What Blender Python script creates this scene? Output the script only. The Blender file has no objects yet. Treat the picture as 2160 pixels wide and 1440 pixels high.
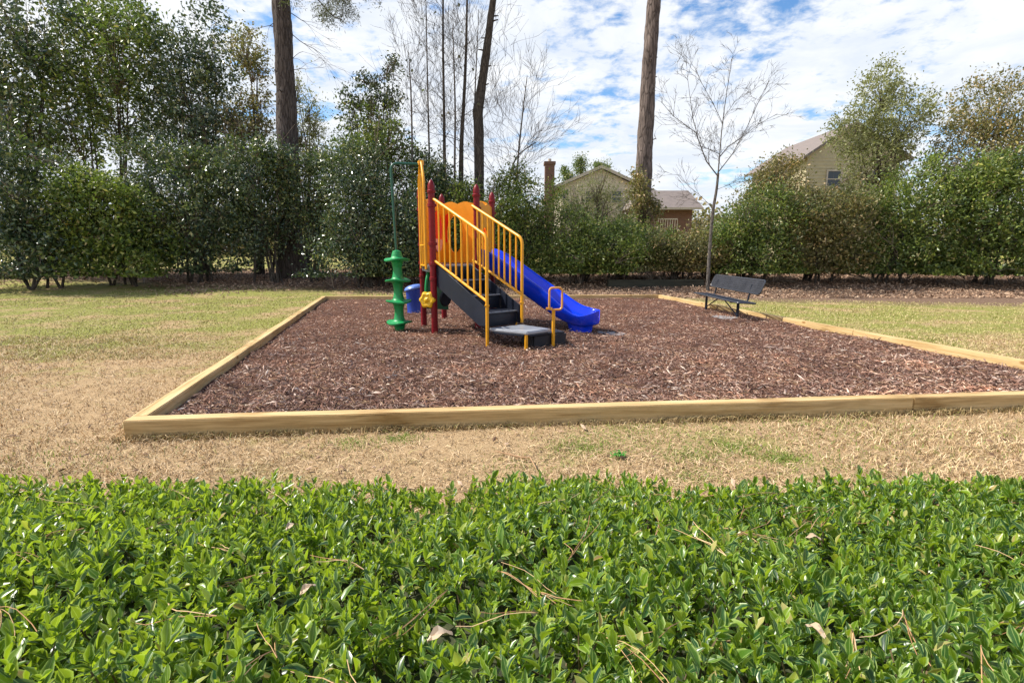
import bpy, bmesh, math, random
import numpy as np
from mathutils import Vector, Matrix, noise
R = math.radians
random.seed(7)
scene = bpy.context.scene
col = scene.collection

# ------------------------------------------------------------------ camera, sky, sun
CAM_H, PITCH = 1.5, 10.0
cd = bpy.data.cameras.new('camera'); cam = bpy.data.objects.new('camera', cd); col.objects.link(cam)
cd.sensor_width = 36.0; cd.lens = 18.03; cd.clip_start = 0.05; cd.clip_end = 3000
cam.location = (0, 0, CAM_H); cam.rotation_euler = (R(90 - PITCH), 0, 0)
scene.camera = cam
SUN_EL, SUN_DIR = R(50), Vector((-0.98, 0.13, 0)).normalized()      # towards the sun, on the ground plane
world = bpy.data.worlds.new('World'); scene.world = world; world.use_nodes = True
def build_world():
    nt = world.node_tree; nt.nodes.clear(); N = nt.nodes.new; L = nt.links.new
    out = N('ShaderNodeOutputWorld'); bg = N('ShaderNodeBackground'); bg.inputs['Strength'].default_value = 0.10
    L(bg.outputs[0], out.inputs['Surface'])
    sky = N('ShaderNodeTexSky'); sky.sky_type = 'NISHITA'; sky.sun_disc = False
    sky.sun_elevation = SUN_EL
    sky.sun_rotation = math.atan2(SUN_DIR.x, SUN_DIR.y)
    sky.altitude = 100; sky.air_density = 1.0; sky.dust_density = 0.3; sky.ozone_density = 2.5
    hs = N('ShaderNodeHueSaturation'); hs.inputs['Saturation'].default_value = 1.2; hs.inputs['Value'].default_value = 1.4
    L(sky.outputs[0], hs.inputs['Color'])
    tc = N('ShaderNodeTexCoord'); sep = N('ShaderNodeSeparateXYZ'); L(tc.outputs['Generated'], sep.inputs[0])
    mx = N('ShaderNodeMath'); mx.operation = 'MAXIMUM'; mx.inputs[1].default_value = 0.0; L(sep.outputs[2], mx.inputs[0])
    ad = N('ShaderNodeMath'); ad.operation = 'ADD'; ad.inputs[1].default_value = 0.16; L(mx.outputs[0], ad.inputs[0])
    dx = N('ShaderNodeMath'); dx.operation = 'DIVIDE'; L(sep.outputs[0], dx.inputs[0]); L(ad.outputs[0], dx.inputs[1])
    dy = N('ShaderNodeMath'); dy.operation = 'DIVIDE'; L(sep.outputs[1], dy.inputs[0]); L(ad.outputs[0], dy.inputs[1])
    cb = N('ShaderNodeCombineXYZ'); L(dx.outputs[0], cb.inputs[0]); L(dy.outputs[0], cb.inputs[1])
    def noi(sc, det, rough, dist=0.0, off=0.0):
        mp = N('ShaderNodeMapping'); mp.inputs['Location'].default_value = (off, off * 1.7, off * .3); L(cb.outputs[0], mp.inputs[0])
        n = N('ShaderNodeTexNoise'); n.inputs['Scale'].default_value = sc; n.inputs['Detail'].default_value = det
        n.inputs['Roughness'].default_value = rough; n.inputs['Distortion'].default_value = dist
        L(mp.outputs[0], n.inputs['Vector']); return n.outputs['Fac']
    def math2(op, a, b):
        m = N('ShaderNodeMath'); m.operation = op
        for i, v in enumerate((a, b)):
            if isinstance(v, (int, float)): m.inputs[i].default_value = v
            else: L(v, m.inputs[i])
        return m.outputs[0]
    big = noi(1.1, 3, .5, 0, 3.1); mid = noi(9.0, 6, .6, .2, 1.0); fine = noi(26, 4, .6, .2, 5.0)
    den = math2('ADD', math2('MULTIPLY', big, 0.75), math2('ADD', math2('MULTIPLY', mid, 0.55), math2('MULTIPLY', fine, 0.10)))
    # thicker towards the left, thinner overhead on the right
    den = math2('SUBTRACT', den, math2('MULTIPLY', sep.outputs[0], 0.10))
    # the deck of cloud closes up towards the horizon
    den = math2('ADD', den, math2('MULTIPLY', math2('SUBTRACT', 0.42, sep.outputs[2]), 0.22))
    rp = N('ShaderNodeValToRGB'); L(den, rp.inputs[0]); rp.color_ramp.interpolation = 'EASE'
    rp.color_ramp.elements[0].position = 0.54; rp.color_ramp.elements[1].position = 0.705
    sh = N('ShaderNodeValToRGB'); L(noi(3.2, 7, .6, .4, 9.0), sh.inputs[0])
    sh.color_ramp.elements[0].position = 0.36; sh.color_ramp.elements[0].color = (5.9, 6.4, 7.2, 1)
    sh.color_ramp.elements[1].position = 0.60; sh.color_ramp.elements[1].color = (7.2, 7.4, 7.7, 1)
    mix = N('ShaderNodeMix'); mix.data_type = 'RGBA'
    L(rp.outputs[0], mix.inputs[0]); L(hs.outputs[0], mix.inputs[6]); L(sh.outputs[0], mix.inputs[7])
    L(mix.outputs[2], bg.inputs['Color'])
build_world()
sd = bpy.data.lights.new('sun', 'SUN'); sun = bpy.data.objects.new('sun', sd); col.objects.link(sun)
sd.energy = 5.0; sd.angle = R(0.6); sd.color = (1.0, 0.94, 0.85)
_to_sun = Vector((SUN_DIR.x * math.cos(SUN_EL), SUN_DIR.y * math.cos(SUN_EL), math.sin(SUN_EL)))
sun.rotation_euler = _to_sun.to_track_quat('Z', 'Y').to_euler(); sun.location = (-20, 10, 30)
scene.view_settings.view_transform = 'Standard'; scene.view_settings.look = 'None'
scene.view_settings.exposure = 0.50; scene.view_settings.gamma = 1.0
scene.render.engine = 'CYCLES'
scene.cycles.max_bounces = 8; scene.cycles.diffuse_bounces = 3; scene.cycles.transparent_max_bounces = 8
scene.cycles.use_denoising = True

# ------------------------------------------------------------------ helpers
def at(px, py, Y):
    """Point of the world at distance Y north of the camera, seen in direction px, py of a 2160 x 1440 frame."""
    a = R(PITCH); F = 1082.0; dx = (px - 1080) / F; dy = -(py - 720) / F
    d = Vector((dx, math.cos(a) + dy * math.sin(a), -math.sin(a) + dy * math.cos(a)))
    return Vector((0, 0, CAM_H)) + d * (Y / d.y)
ORG = {}
def tag(o, label=None, cat=None, group=None, kind=None):
    if label: o['label'] = label
    if cat: o['category'] = cat
    if group: o['group'] = group
    if kind: o['kind'] = kind
    return o
def thing(name, loc, label, cat, group=None):
    o = bpy.data.objects.new(name, None); col.objects.link(o); o.location = loc; o.empty_display_size = .2
    ORG[o.name] = Vector(loc); return tag(o, label, cat, group)
def link(name, me, mat, parent=None, org=None):
    o = bpy.data.objects.new(name, me); col.objects.link(o)
    if mat: me.materials.append(mat)
    if parent is not None:
        o.parent = parent; ORG[o.name] = ORG[parent.name]
    else:
        ORG[o.name] = Vector(org) if org is not None else Vector((0, 0, 0)); o.location = ORG[o.name]
    return o
class MB:
    def __init__(s): s.v = []; s.f = []
    def add(s, vs, fs):
        n = len(s.v); s.v += [Vector(v) for v in vs]; s.f += [tuple(i + n for i in f) for f in fs]; return s
    def bm_add(s, bm, M=None):
        bm.verts.index_update(); n = len(s.v)
        s.v += [(M @ v.co if M else v.co.copy()) for v in bm.verts]
        s.f += [tuple(v.index + n for v in f.verts) for f in bm.faces]; bm.free(); return s
    def box(s, c, size, rz=0, bev=0, M=None, seg=2):
        bm = bmesh.new(); bmesh.ops.create_cube(bm, size=1)
        for v in bm.verts: v.co = Vector((v.co.x * size[0], v.co.y * size[1], v.co.z * size[2]))
        if bev: bmesh.ops.bevel(bm, geom=bm.edges[:], offset=bev, segments=seg, affect='EDGES', profile=.5)
        T = M if M is not None else Matrix.Translation(Vector(c)) @ Matrix.Rotation(rz, 4, 'Z')
        return s.bm_add(bm, T)
    def prism(s, poly, t, o, u, v, bev=0, holes=False):
        """polygon (2D) in plane o,u,v, given thickness t along u x v"""
        o, u, v = Vector(o), Vector(u).normalized(), Vector(v).normalized(); n = u.cross(v)
        bm = bmesh.new()
        vs = [bm.verts.new(o + u * a + v * b - n * t / 2) for a, b in poly]
        f = bm.faces.new(vs); r = bmesh.ops.extrude_face_region(bm, geom=[f])
        bmesh.ops.translate(bm, vec=n * t, verts=[g for g in r['geom'] if isinstance(g, bmesh.types.BMVert)])
        if bev: bmesh.ops.bevel(bm, geom=bm.edges[:], offset=bev, segments=1, affect='EDGES')
        bmesh.ops.recalc_face_normals(bm, faces=bm.faces[:])
        return s.bm_add(bm)
    def tube(s, pts, r, n=10, cap=True, closed=False):
        pts = [Vector(p) for p in pts]; m = len(pts)
        rs = r if isinstance(r, (list, tuple)) else [r] * m
        rings = []; prev = None
        for i, p in enumerate(pts):
            if closed: t = (pts[(i + 1) % m] - pts[i - 1]).normalized()
            elif i == 0: t = (pts[1] - p).normalized()
            elif i == m - 1: t = (p - pts[i - 1]).normalized()
            else: t = ((pts[i + 1] - p).normalized() + (p - pts[i - 1]).normalized()).normalized()
            if prev is None:
                a = Vector((0, 0, 1)) if abs(t.z) < .9 else Vector((1, 0, 0)); x = t.cross(a).normalized()
            else:
                x = (prev - t * prev.dot(t)).normalized()
            prev = x; y = t.cross(x)
            rings.append([p + (x * math.cos(2 * math.pi * k / n) + y * math.sin(2 * math.pi * k / n)) * rs[i] for k in range(n)])
        vs = [v for ring in rings for v in ring]; fs = []
        for i in range(m if closed else m - 1):
            for k in range(n):
                a, b = i * n + k, i * n + (k + 1) % n; j = ((i + 1) % m) * n
                fs.append((a, b, j + (k + 1) % n, j + k))
        if cap and not closed: fs.append(tuple(range(n))[::-1]); fs.append(tuple((m - 1) * n + k for k in range(n)))
        return s.add(vs, fs)
    def lathe(s, prof, c, n=24, axis=None, wob=None):
        c = Vector(c); vs = []; fs = []
        Q = Vector((0, 0, 1)).rotation_difference(Vector(axis).normalized()) if axis else None
        for r, z in prof:
            for k in range(n):
                a = 2 * math.pi * k / n; zz = z + (wob(r, z, a) if wob else 0)
                p = Vector((r * math.cos(a), r * math.sin(a), zz)); vs.append(c + (Q @ p if Q else p))
        for i in range(len(prof) - 1):
            for k in range(n): fs.append((i * n + k, i * n + (k + 1) % n, (i + 1) * n + (k + 1) % n, (i + 1) * n + k))
        fs.append(tuple(range(n))[::-1]); fs.append(tuple((len(prof) - 1) * n + k for k in range(n)))
        return s.add(vs, fs)
    def build(s, name, mat, parent=None, org=None, smooth=35):
        o3 = ORG[parent.name] if parent is not None else Vector(org if org is not None else (0, 0, 0))
        me = bpy.data.meshes.new(name); me.from_pydata([v - o3 for v in s.v], [], s.f); me.update()
        if smooth:
            me.shade_smooth(); me.set_sharp_from_angle(angle=R(smooth))
        return link(name, me, mat, parent, org)
def fillet(pts, r, seg=6):
    pts = [Vector(p) for p in pts]; out = [pts[0]]
    for i in range(1, len(pts) - 1):
        a, b, c = pts[i - 1], pts[i], pts[i + 1]; d = min(r, (a - b).length * .49, (c - b).length * .49)
        p, q = b + (a - b).normalized() * d, b + (c - b).normalized() * d
        for k in range(seg + 1):
            t = k / seg; out.append(p * (1 - t) ** 2 + b * 2 * t * (1 - t) + q * t * t)
    out.append(pts[-1]); return out
def np_mesh(name, V, F, uv=None, smooth=False):
    """V (n,3), F (m,k) with equal k"""
    me = bpy.data.meshes.new(name); m, k = F.shape
    me.vertices.add(len(V)); me.vertices.foreach_set('co', np.ascontiguousarray(V, dtype=np.float32).ravel())
    me.loops.add(m * k); me.loops.foreach_set('vertex_index', np.ascontiguousarray(F, dtype=np.int32).ravel())
    me.polygons.add(m); me.polygons.foreach_set('loop_start', np.arange(0, m * k, k, dtype=np.int32))
    if uv is not None:
        l = me.uv_layers.new(name='UVMap'); l.data.foreach_set('uv', np.ascontiguousarray(uv[F.ravel()], dtype=np.float32).ravel())
    me.update(calc_edges=True)
    if smooth: me.shade_smooth()
    else: me.shade_flat()
    return me
def unit(a): return a / np.maximum(np.linalg.norm(a, axis=-1, keepdims=True), 1e-9)
def frames(d, rng):
    """random side and normal vectors for directions d (n,3)"""
    r = rng.normal(size=d.shape); s = unit(np.cross(d, r)); return s, np.cross(s, d)

# ------------------------------------------------------------------ materials
def nodes(name):
    m = bpy.data.materials.new(name); m.use_nodes = True; nt = m.node_tree
    return m, nt, nt.nodes['Principled BSDF'], nt.nodes.new, nt.links.new
def ramp(N, cols):
    r = N('ShaderNodeValToRGB'); cr = r.color_ramp
    while len(cr.elements) < len(cols): cr.elements.new(.5)
    for e, (p, c) in zip(cr.elements, cols): e.position = p; e.color = (*c, 1)
    return r
def noise_tex(N, L, scale, detail=4, rough=.55, vec=None, mapscale=None, coord='Object'):
    tc = N('ShaderNodeTexCoord'); n = N('ShaderNodeTexNoise')
    n.inputs['Scale'].default_value = scale; n.inputs['Detail'].default_value = detail; n.inputs['Roughness'].default_value = rough
    if mapscale:
        mp = N('ShaderNodeMapping'); mp.inputs['Scale'].default_value = mapscale; L(tc.outputs[coord], mp.inputs[0]); L(mp.outputs[0], n.inputs['Vector'])
    else: L(tc.outputs[coord], n.inputs['Vector'])
    return n.outputs['Fac']
def mixc(N, L, f, a, b, mode='MIX'):
    m = N('ShaderNodeMix'); m.data_type = 'RGBA'; m.blend_type = mode
    for i, v in ((0, f), (6, a), (7, b)):
        if isinstance(v, (int, float)): m.inputs[i].default_value = v
        elif isinstance(v, tuple): m.inputs[i].default_value = (*v, 1)
        else: L(v, m.inputs[i])
    return m.outputs[2]
def bump(N, L, P, h, strength, dist=.01):
    b = N('ShaderNodeBump'); b.inputs['Strength'].default_value = strength; b.inputs['Distance'].default_value = dist
    L(h, b.inputs['Height']); L(b.outputs[0], P.inputs['Normal'])
def paint(name, c, rough=.35, dirt=.25, dirtc=(.10, .075, .055), spec=.5, metal=0.0, bscale=60):
    """powder coat / moulded plastic with faded and dirty patches"""
    m, nt, P, N, L = nodes(name)
    a = noise_tex(N, L, 3.0, 6, .65); b = noise_tex(N, L, 45, 3, .6)
    r1 = ramp(N, [(.35, tuple(x * .86 for x in c)), (.65, tuple(min(1, x * 1.08) for x in c))]); L(a, r1.inputs[0])
    r2 = ramp(N, [(.52, (0, 0, 0)), (.75, (dirt, dirt, dirt))]); L(b, r2.inputs[0])
    L(mixc(N, L, r2.outputs[0], r1.outputs[0], dirtc), P.inputs['Base Color'])
    r3 = ramp(N, [(.3, (rough * .8,) * 3), (.7, (min(1, rough * 1.35),) * 3)]); L(a, r3.inputs[0]); L(r3.outputs[0], P.inputs['Roughness'])
    P.inputs['Metallic'].default_value = metal; P.inputs['Specular IOR Level'].default_value = spec
    bump(N, L, P, noise_tex(N, L, bscale, 3, .5), .12, .004)
    return m
def leafmat(name, stops, trans=.35, rough=.4, tc=(.25, .42, .05), spec=.5, uvedge=None, big=None):
    m, nt, P, N, L = nodes(name)
    g = N('ShaderNodeNewGeometry'); r = ramp(N, stops); L(g.outputs['Random Per Island'], r.inputs[0]); c = r.outputs[0]
    if big:      # patches of older / younger foliage
        rr = ramp(N, [(.4, (0, 0, 0)), (.62, (1, 1, 1))]); L(noise_tex(N, L, big[0], 3, .6), rr.inputs[0])
        c = mixc(N, L, rr.outputs[0], c, mixc(N, L, 1.0, c, big[1], 'MULTIPLY'))
    if uvedge:
        uv = N('ShaderNodeUVMap'); s = N('ShaderNodeSeparateXYZ'); L(uv.outputs[0], s.inputs[0])
        e = ramp(N, [(0, (1, 1, 1)), (.09, (.55, .55, .55)), (.20, (0, 0, 0)), (.45, (0, 0, 0)), (.5, (.7, .7, .7)), (.55, (0, 0, 0)), (.80, (0, 0, 0)), (.91, (.55, .55, .55)), (1, (1, 1, 1))])
        L(s.outputs[0], e.inputs[0]); c = mixc(N, L, e.outputs[0], c, uvedge)
    L(c, P.inputs['Base Color']); P.inputs['Roughness'].default_value = rough; P.inputs['Specular IOR Level'].default_value = spec
    t = N('ShaderNodeBsdfTranslucent'); ms = N('ShaderNodeMixShader'); ms.inputs[0].default_value = trans
    L(mixc(N, L, .65, c, tc), t.inputs['Color'])
    L(P.outputs[0], ms.inputs[1]); L(t.outputs[0], ms.inputs[2]); L(ms.outputs[0], nt.nodes['Material Output'].inputs['Surface'])
    return m
def islandmat(name, stops, rough=.8, patch=None):
    m, nt, P, N, L = nodes(name)
    g = N('ShaderNodeNewGeometry'); r = ramp(N, stops); L(g.outputs['Random Per Island'], r.inputs[0])
    c = r.outputs[0]
    if patch:        # damp or weathered areas
        rp_ = ramp(N, [(.38, patch[1]), (.56, (1, 1, 1)), (.72, patch[2])]); L(noise_tex(N, L, patch[0], 5, .62), rp_.inputs[0]); c = mixc(N, L, 1.0, c, rp_.outputs[0], 'MULTIPLY')
    L(c, P.inputs['Base Color']); P.inputs['Roughness'].default_value = rough; P.inputs['Specular IOR Level'].default_value = .25
    return m
def barkmat(name, c1, c2, sc=9, moss=None):
    m, nt, P, N, L = nodes(name)
    n1 = noise_tex(N, L, sc, 7, .7, mapscale=(1, 1, .22)); tcn = N('ShaderNodeTexCoord')
    mp = N('ShaderNodeMapping'); mp.inputs['Scale'].default_value = (1, 1, .16); L(tcn.outputs['Object'], mp.inputs[0])
    v = N('ShaderNodeTexVoronoi'); v.feature = 'DISTANCE_TO_EDGE'; v.inputs['Scale'].default_value = sc * 1.6; L(mp.outputs[0], v.inputs['Vector'])
    r = ramp(N, [(.3, c1), (.7, c2)]); L(n1, r.inputs[0])
    rv = ramp(N, [(0, (.25, .25, .25)), (.12, (1, 1, 1))]); L(v.outputs['Distance'], rv.inputs[0])
    c = mixc(N, L, .7, r.outputs[0], rv.outputs[0], 'MULTIPLY')
    if moss:
        rm = ramp(N, [(.5, (0, 0, 0)), (.6, (1, 1, 1))]); L(noise_tex(N, L, 1.3, 5, .7), rm.inputs[0]); c = mixc(N, L, rm.outputs[0], c, moss)
    L(c, P.inputs['Base Color']); P.inputs['Roughness'].default_value = .9; P.inputs['Specular IOR Level'].default_value = .15
    bump(N, L, P, rv.outputs[0], .8, .03); return m
def woodmat(name, c1, c2, c3):
    m, nt, P, N, L = nodes(name)
    g = noise_tex(N, L, 14, 6, .65, mapscale=(.08, 1.6, 1.6)); f = noise_tex(N, L, 60, 3, .6, mapscale=(.05, 2.5, 2.5)); k = noise_tex(N, L, 1.6, 5, .6, mapscale=(.8, 2, 2))
    r = ramp(N, [(.32, c1), (.5, c2), (.7, c3)]); L(g, r.inputs[0])
    rf = ramp(N, [(.35, (.72, .68, .62)), (.6, (1, 1, 1))]); L(f, rf.inputs[0])
    rk = ramp(N, [(.6, (1, 1, 1)), (.78, (.62, .52, .38))]); L(k, rk.inputs[0])
    c = mixc(N, L, .8, r.outputs[0], rf.outputs[0], 'MULTIPLY'); c = mixc(N, L, .9, c, rk.outputs[0], 'MULTIPLY')
    vo = N('ShaderNodeTexVoronoi'); vo.inputs['Scale'].default_value = 2.6; tcn = N('ShaderNodeTexCoord'); mp = N('ShaderNodeMapping'); mp.inputs['Scale'].default_value = (.6, 1.2, 1.2)
    L(tcn.outputs['Object'], mp.inputs[0]); L(mp.outputs[0], vo.inputs['Vector'])
    rn = ramp(N, [(.0, (.30, .17, .08)), (.06, (.5, .33, .17)), (.10, (1, 1, 1))]); L(vo.outputs['Distance'], rn.inputs[0])
    c = mixc(N, L, .8, c, rn.outputs[0], 'MULTIPLY')
    ck = ramp(N, [(.47, (1, 1, 1)), (.495, (.28, .2, .13)), (.505, (.28, .2, .13)), (.53, (1, 1, 1))]); L(noise_tex(N, L, 5, 3, .5, mapscale=(.10, 2.2, 2.2)), ck.inputs[0])
    cm = ramp(N, [(.5, (0, 0, 0)), (.62, (.55, .55, .55))]); L(noise_tex(N, L, 1.1, 2, .5), cm.inputs[0]); c = mixc(N, L, cm.outputs[0], c, mixc(N, L, 1.0, c, ck.outputs[0], 'MULTIPLY'))
    L(c, P.inputs['Base Color']); P.inputs['Roughness'].default_value = .75; P.inputs['Specular IOR Level'].default_value = .25
    bump(N, L, P, f, .35, .004); return m
def brickmat(name, c1, c2, mortar):
    m, nt, P, N, L = nodes(name)
    b = N('ShaderNodeTexBrick'); b.inputs['Scale'].default_value = 1.0; b.inputs['Brick Width'].default_value = .24; b.inputs['Row Height'].default_value = .08
    b.inputs['Mortar Size'].default_value = .012; b.inputs['Color1'].default_value = (*c1, 1); b.inputs['Color2'].default_value = (*c2, 1); b.inputs['Mortar'].default_value = (*mortar, 1)
    tc = N('ShaderNodeTexCoord'); mp = N('ShaderNodeMapping'); mp.inputs['Rotation'].default_value = (R(90), 0, 0); L(tc.outputs['Object'], mp.inputs[0]); L(mp.outputs[0], b.inputs['Vector'])
    L(b.outputs['Color'], P.inputs['Base Color']); P.inputs['Roughness'].default_value = .9; return m
M = {}
M['red'] = paint('maroon_powder_coat', (.19, .004, .010), .38, .10, (.30, .20, .17), spec=.3)
M['yellow'] = paint('yellow_powder_coat', (.80, .36, .010), .35, .10, (.35, .2, .06))
M['ypanel'] = paint('yellow_plastic', (.95, .36, .006), .42, .05, (.45, .2, .04), bscale=20)
M['yflower'] = paint('bright_yellow_plastic', (.86, .50, .01), .4, .08, bscale=20)
M['redplastic'] = paint('red_plastic', (.92, .028, .008), .4, .05, bscale=20)
M['pink'] = paint('sunlit_pink_plastic', (.85, .45, .38), .5, .2, (.6, .15, .1), bscale=20)  # sunlight on red plastic, put into the colour
M['blue'] = paint('blue_plastic', (.001, .042, .72), .22, .03, (.05, .14, .5), bscale=12)
M['drum'] = paint('blue_drum_plastic', (.008, .045, .34), .4, .1, (.3, .35, .45), bscale=15)
M['drumlid'] = paint('pale_blue_plastic', (.12, .22, .60), .35, .2, bscale=15)
M['green'] = paint('green_plastic', (.006, .27, .075), .42, .04, (.1, .22, .1), bscale=15)
M['gpole'] = paint('dark_green_powder_coat', (.010, .085, .05), .35, .1)
M['black'] = paint('black_coated_steel', (.008, .012, .024), .45, .10, (.10, .085, .075), spec=.35)
M['deck'] = paint('charcoal_coated_deck', (.13, .14, .16), .35, .2, (.22, .2, .19))
M['bench'] = paint('dark_coated_bench_steel', (.04, .043, .055), .3, .15, (.10, .09, .08))
M['timber'] = woodmat('new_treated_pine', (.42, .27, .11), (.62, .44, .21), (.74, .56, .31))
M['oldtimber'] = woodmat('old_grey_timber', (.025, .028, .02), (.05, .05, .036), (.08, .075, .055))
M['pine'] = barkmat('pine_bark', (.05, .04, .037), (.15, .125, .115), 7)
M['pine2'] = barkmat('warm_pine_bark', (.075, .06, .053), (.27, .215, .19), 6)
M['bark'] = barkmat('smooth_bark', (.10, .088, .08), (.25, .22, .195), 14)
M['darkbark'] = barkmat('dark_bark', (.05, .042, .037), (.14, .12, .10), 14)

# ------------------------------------------------------------------ setting: ground
def gz(x, y):
    """lie of the land: flat round the play area, a low rise below the trees behind"""
    t = min(max((y - 17.0) / 6.0, 0), 1); t = t * t * (3 - 2 * t)
    r = .42 * t + max(y - 26, 0) * .012
    return min(r, 1.6) + .02 * noise.noise(Vector((x * .35, y * .35, 0)))
def gz_np(x, y):
    t = np.clip((y - 17.0) / 6.0, 0, 1); t = t * t * (3 - 2 * t)
    return np.minimum(.42 * t + np.maximum(y - 26, 0) * .012, 1.6)
PIT = [(-5.6, 15.45), (4.55, 15.95), (6.55, 5.0), (-3.02, 4.08)]          # corners of the bed (inner edge of the timbers)
def in_pit(x, y, grow=0.0):
    ok = np.ones_like(x, dtype=bool)
    for i in range(4):
        (ax, ay), (bx, by) = PIT[i], PIT[(i + 1) % 4]; ex, ey = bx - ax, by - ay; l = math.hypot(ex, ey)
        ok &= ((x - ax) * ey - (y - ay) * ex) / l > -grow      # clockwise polygon
    return ok
def ground_material():
    m, nt, P, N, L = nodes('lawn_soil')
    tc = N('ShaderNodeTexCoord'); sp = N('ShaderNodeSeparateXYZ'); L(tc.outputs['Object'], sp.inputs[0])
    fine = noise_tex(N, L, 90, 5, .7); mid = noise_tex(N, L, 7, 5, .65); big = noise_tex(N, L, .8, 4, .6)
    tan = ramp(N, [(.3, (.16, .10, .055)), (.48, (.38, .26, .14)), (.7, (.60, .44, .26))]); L(fine, tan.inputs[0])
    grn = ramp(N, [(.3, (.10, .13, .02)), (.6, (.26, .28, .06)), (.8, (.42, .38, .12))]); L(fine, grn.inputs[0])
    # green patches, more of them on the far left lawn
    far = N('ShaderNodeMapRange'); far.inputs[1].default_value = 5; far.inputs[2].default_value = 10; L(sp.outputs[1], far.inputs[0])
    ad = N('ShaderNodeMath'); ad.operation = 'MULTIPLY_ADD'; L(far.outputs[0], ad.inputs[0]); ad.inputs[1].default_value = .22; L(big, ad.inputs[2])
    md = N('ShaderNodeMath'); md.operation = 'MULTIPLY_ADD'; L(mid, md.inputs[0]); md.inputs[1].default_value = .35; L(ad.outputs[0], md.inputs[2])
    gm = ramp(N, [(.74, (0, 0, 0)), (.92, (.85, .85, .85))]); L(md.outputs[0], gm.inputs[0])
    c = mixc(N, L, gm.outputs[0], tan.outputs[0], grn.outputs[0])
    lit = ramp(N, [(.3, (.075, .045, .03)), (.5, (.17, .11, .075)), (.72, (.36, .25, .18))]); L(noise_tex(N, L, 16, 6, .75), lit.inputs[0])
    # leaf litter under the trees beyond an uneven line
    ly = N('ShaderNodeMath'); ly.operation = 'MULTIPLY_ADD'; L(big, ly.inputs[0]); ly.inputs[1].default_value = 3.5; L(sp.outputs[1], ly.inputs[2])
    lx = N('ShaderNodeMath'); lx.operation = 'MULTIPLY_ADD'; L(sp.outputs[0], lx.inputs[0]); lx.inputs[1].default_value = .22; L(ly.outputs[0], lx.inputs[2])
    lm = N('ShaderNodeMapRange'); lm.inputs[1].default_value = 18.2; lm.inputs[2].default_value = 19.6; L(lx.outputs[0], lm.inputs[0])
    fy = N('ShaderNodeMapRange'); fy.inputs[1].default_value = 27; fy.inputs[2].default_value = 29; L(sp.outputs[1], fy.inputs[0])
    fm = N('ShaderNodeMath'); fm.operation = 'SUBTRACT'; fm.use_clamp = True; L(lm.outputs[0], fm.inputs[0]); L(fy.outputs[0], fm.inputs[1])
    c = mixc(N, L, fm.outputs[0], c, lit.outputs[0])
    L(c, P.inputs['Base Color']); P.inputs['Roughness'].default_value = .95; P.inputs['Specular IOR Level'].default_value = .1
    bump(N, L, P, fine, .6, .02); return m
def grid_sheet(name, xs, ys, zf, mat, kind='structure'):
    xs, ys = np.array(xs), np.array(ys); X, Y = np.meshgrid(xs, ys)
    Z = np.array([[zf(x, y) for x in xs] for y in ys])
    V = np.stack([X, Y, Z], -1).reshape(-1, 3); nx = len(xs); F = []
    i, j = np.meshgrid(np.arange(nx - 1), np.arange(len(ys) - 1)); a = (j * nx + i).ravel()
    F = np.stack([a, a + 1, a + 1 + nx, a + nx], -1)
    o = link(name, np_mesh(name, V, F, smooth=True), mat); tag(o, kind=kind); return o
gx = sorted(set([-900, -400, -200, -120, -80, 80, 120, 200, 400, 900] + list(np.arange(-60, 61, 1.5))))
gy = sorted(set([-300, -100, -40, 80, 100, 140, 220, 400, 900, 1500] + list(np.arange(-20, 66, 1.5))))
grid_sheet('ground', gx, gy, gz, ground_material())

def mulch_material():
    m, nt, P, N, L = nodes('mulch_base')
    a = noise_tex(N, L, 55, 6, .75, mapscale=(1, 1.6, 1)); b = noise_tex(N, L, 2.2, 4, .6)
    r = ramp(N, [(.3, (.035, .022, .018)), (.5, (.15, .078, .052)), (.68, (.32, .19, .135))]); L(a, r.inputs[0])
    r2 = ramp(N, [(.35, (.75, .72, .74)), (.65, (1.1, 1.0, .95))]); L(b, r2.inputs[0])
    L(mixc(N, L, 1.0, r.outputs[0], r2.outputs[0], 'MULTIPLY'), P.inputs['Base Color']); P.inputs['Roughness'].default_value = .95
    P.inputs['Specular IOR Level'].default_value = .1; bump(N, L, P, a, .9, .03); return m
def mz(x, y):
    # hollows scuffed out at the slide exit and in front of the stairs
    dip = .045 * math.exp(-((x - 1.95) ** 2 + (y - 9.1) ** 2) / .25) + .03 * math.exp(-((x - .1) ** 2 + (y - 7.1) ** 2) / .2)
    return .062 - dip + .028 * noise.noise(Vector((x * .7, y * .7, 9))) + .022 * noise.noise(Vector((x * .9, y * .9, 3))) + .012 * noise.noise(Vector((x * 4, y * 4, 1)))
def mulch_bed():
    n = 90; V = []; F = []
    (ax, ay), (bx, by), (cx, cy), (dx, dy) = PIT
    for j in range(n + 1):
        t = j / n
        for i in range(n + 1):
            s = i / n; x = (dx * (1 - s) + cx * s) * (1 - t) + (ax * (1 - s) + bx * s) * t; y = (dy * (1 - s) + cy * s) * (1 - t) + (ay * (1 - s) + by * s) * t
            V.append((x, y, mz(x, y)))
    a = np.array([j * (n + 1) + i for j in range(n) for i in range(n)])
    o = link('mulch_bed', np_mesh('mulch_bed', np.array(V), np.stack([a, a + 1, a + n + 2, a + n + 1], -1), smooth=True), mulch_material()); tag(o, kind='structure')
mulch_bed()
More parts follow.
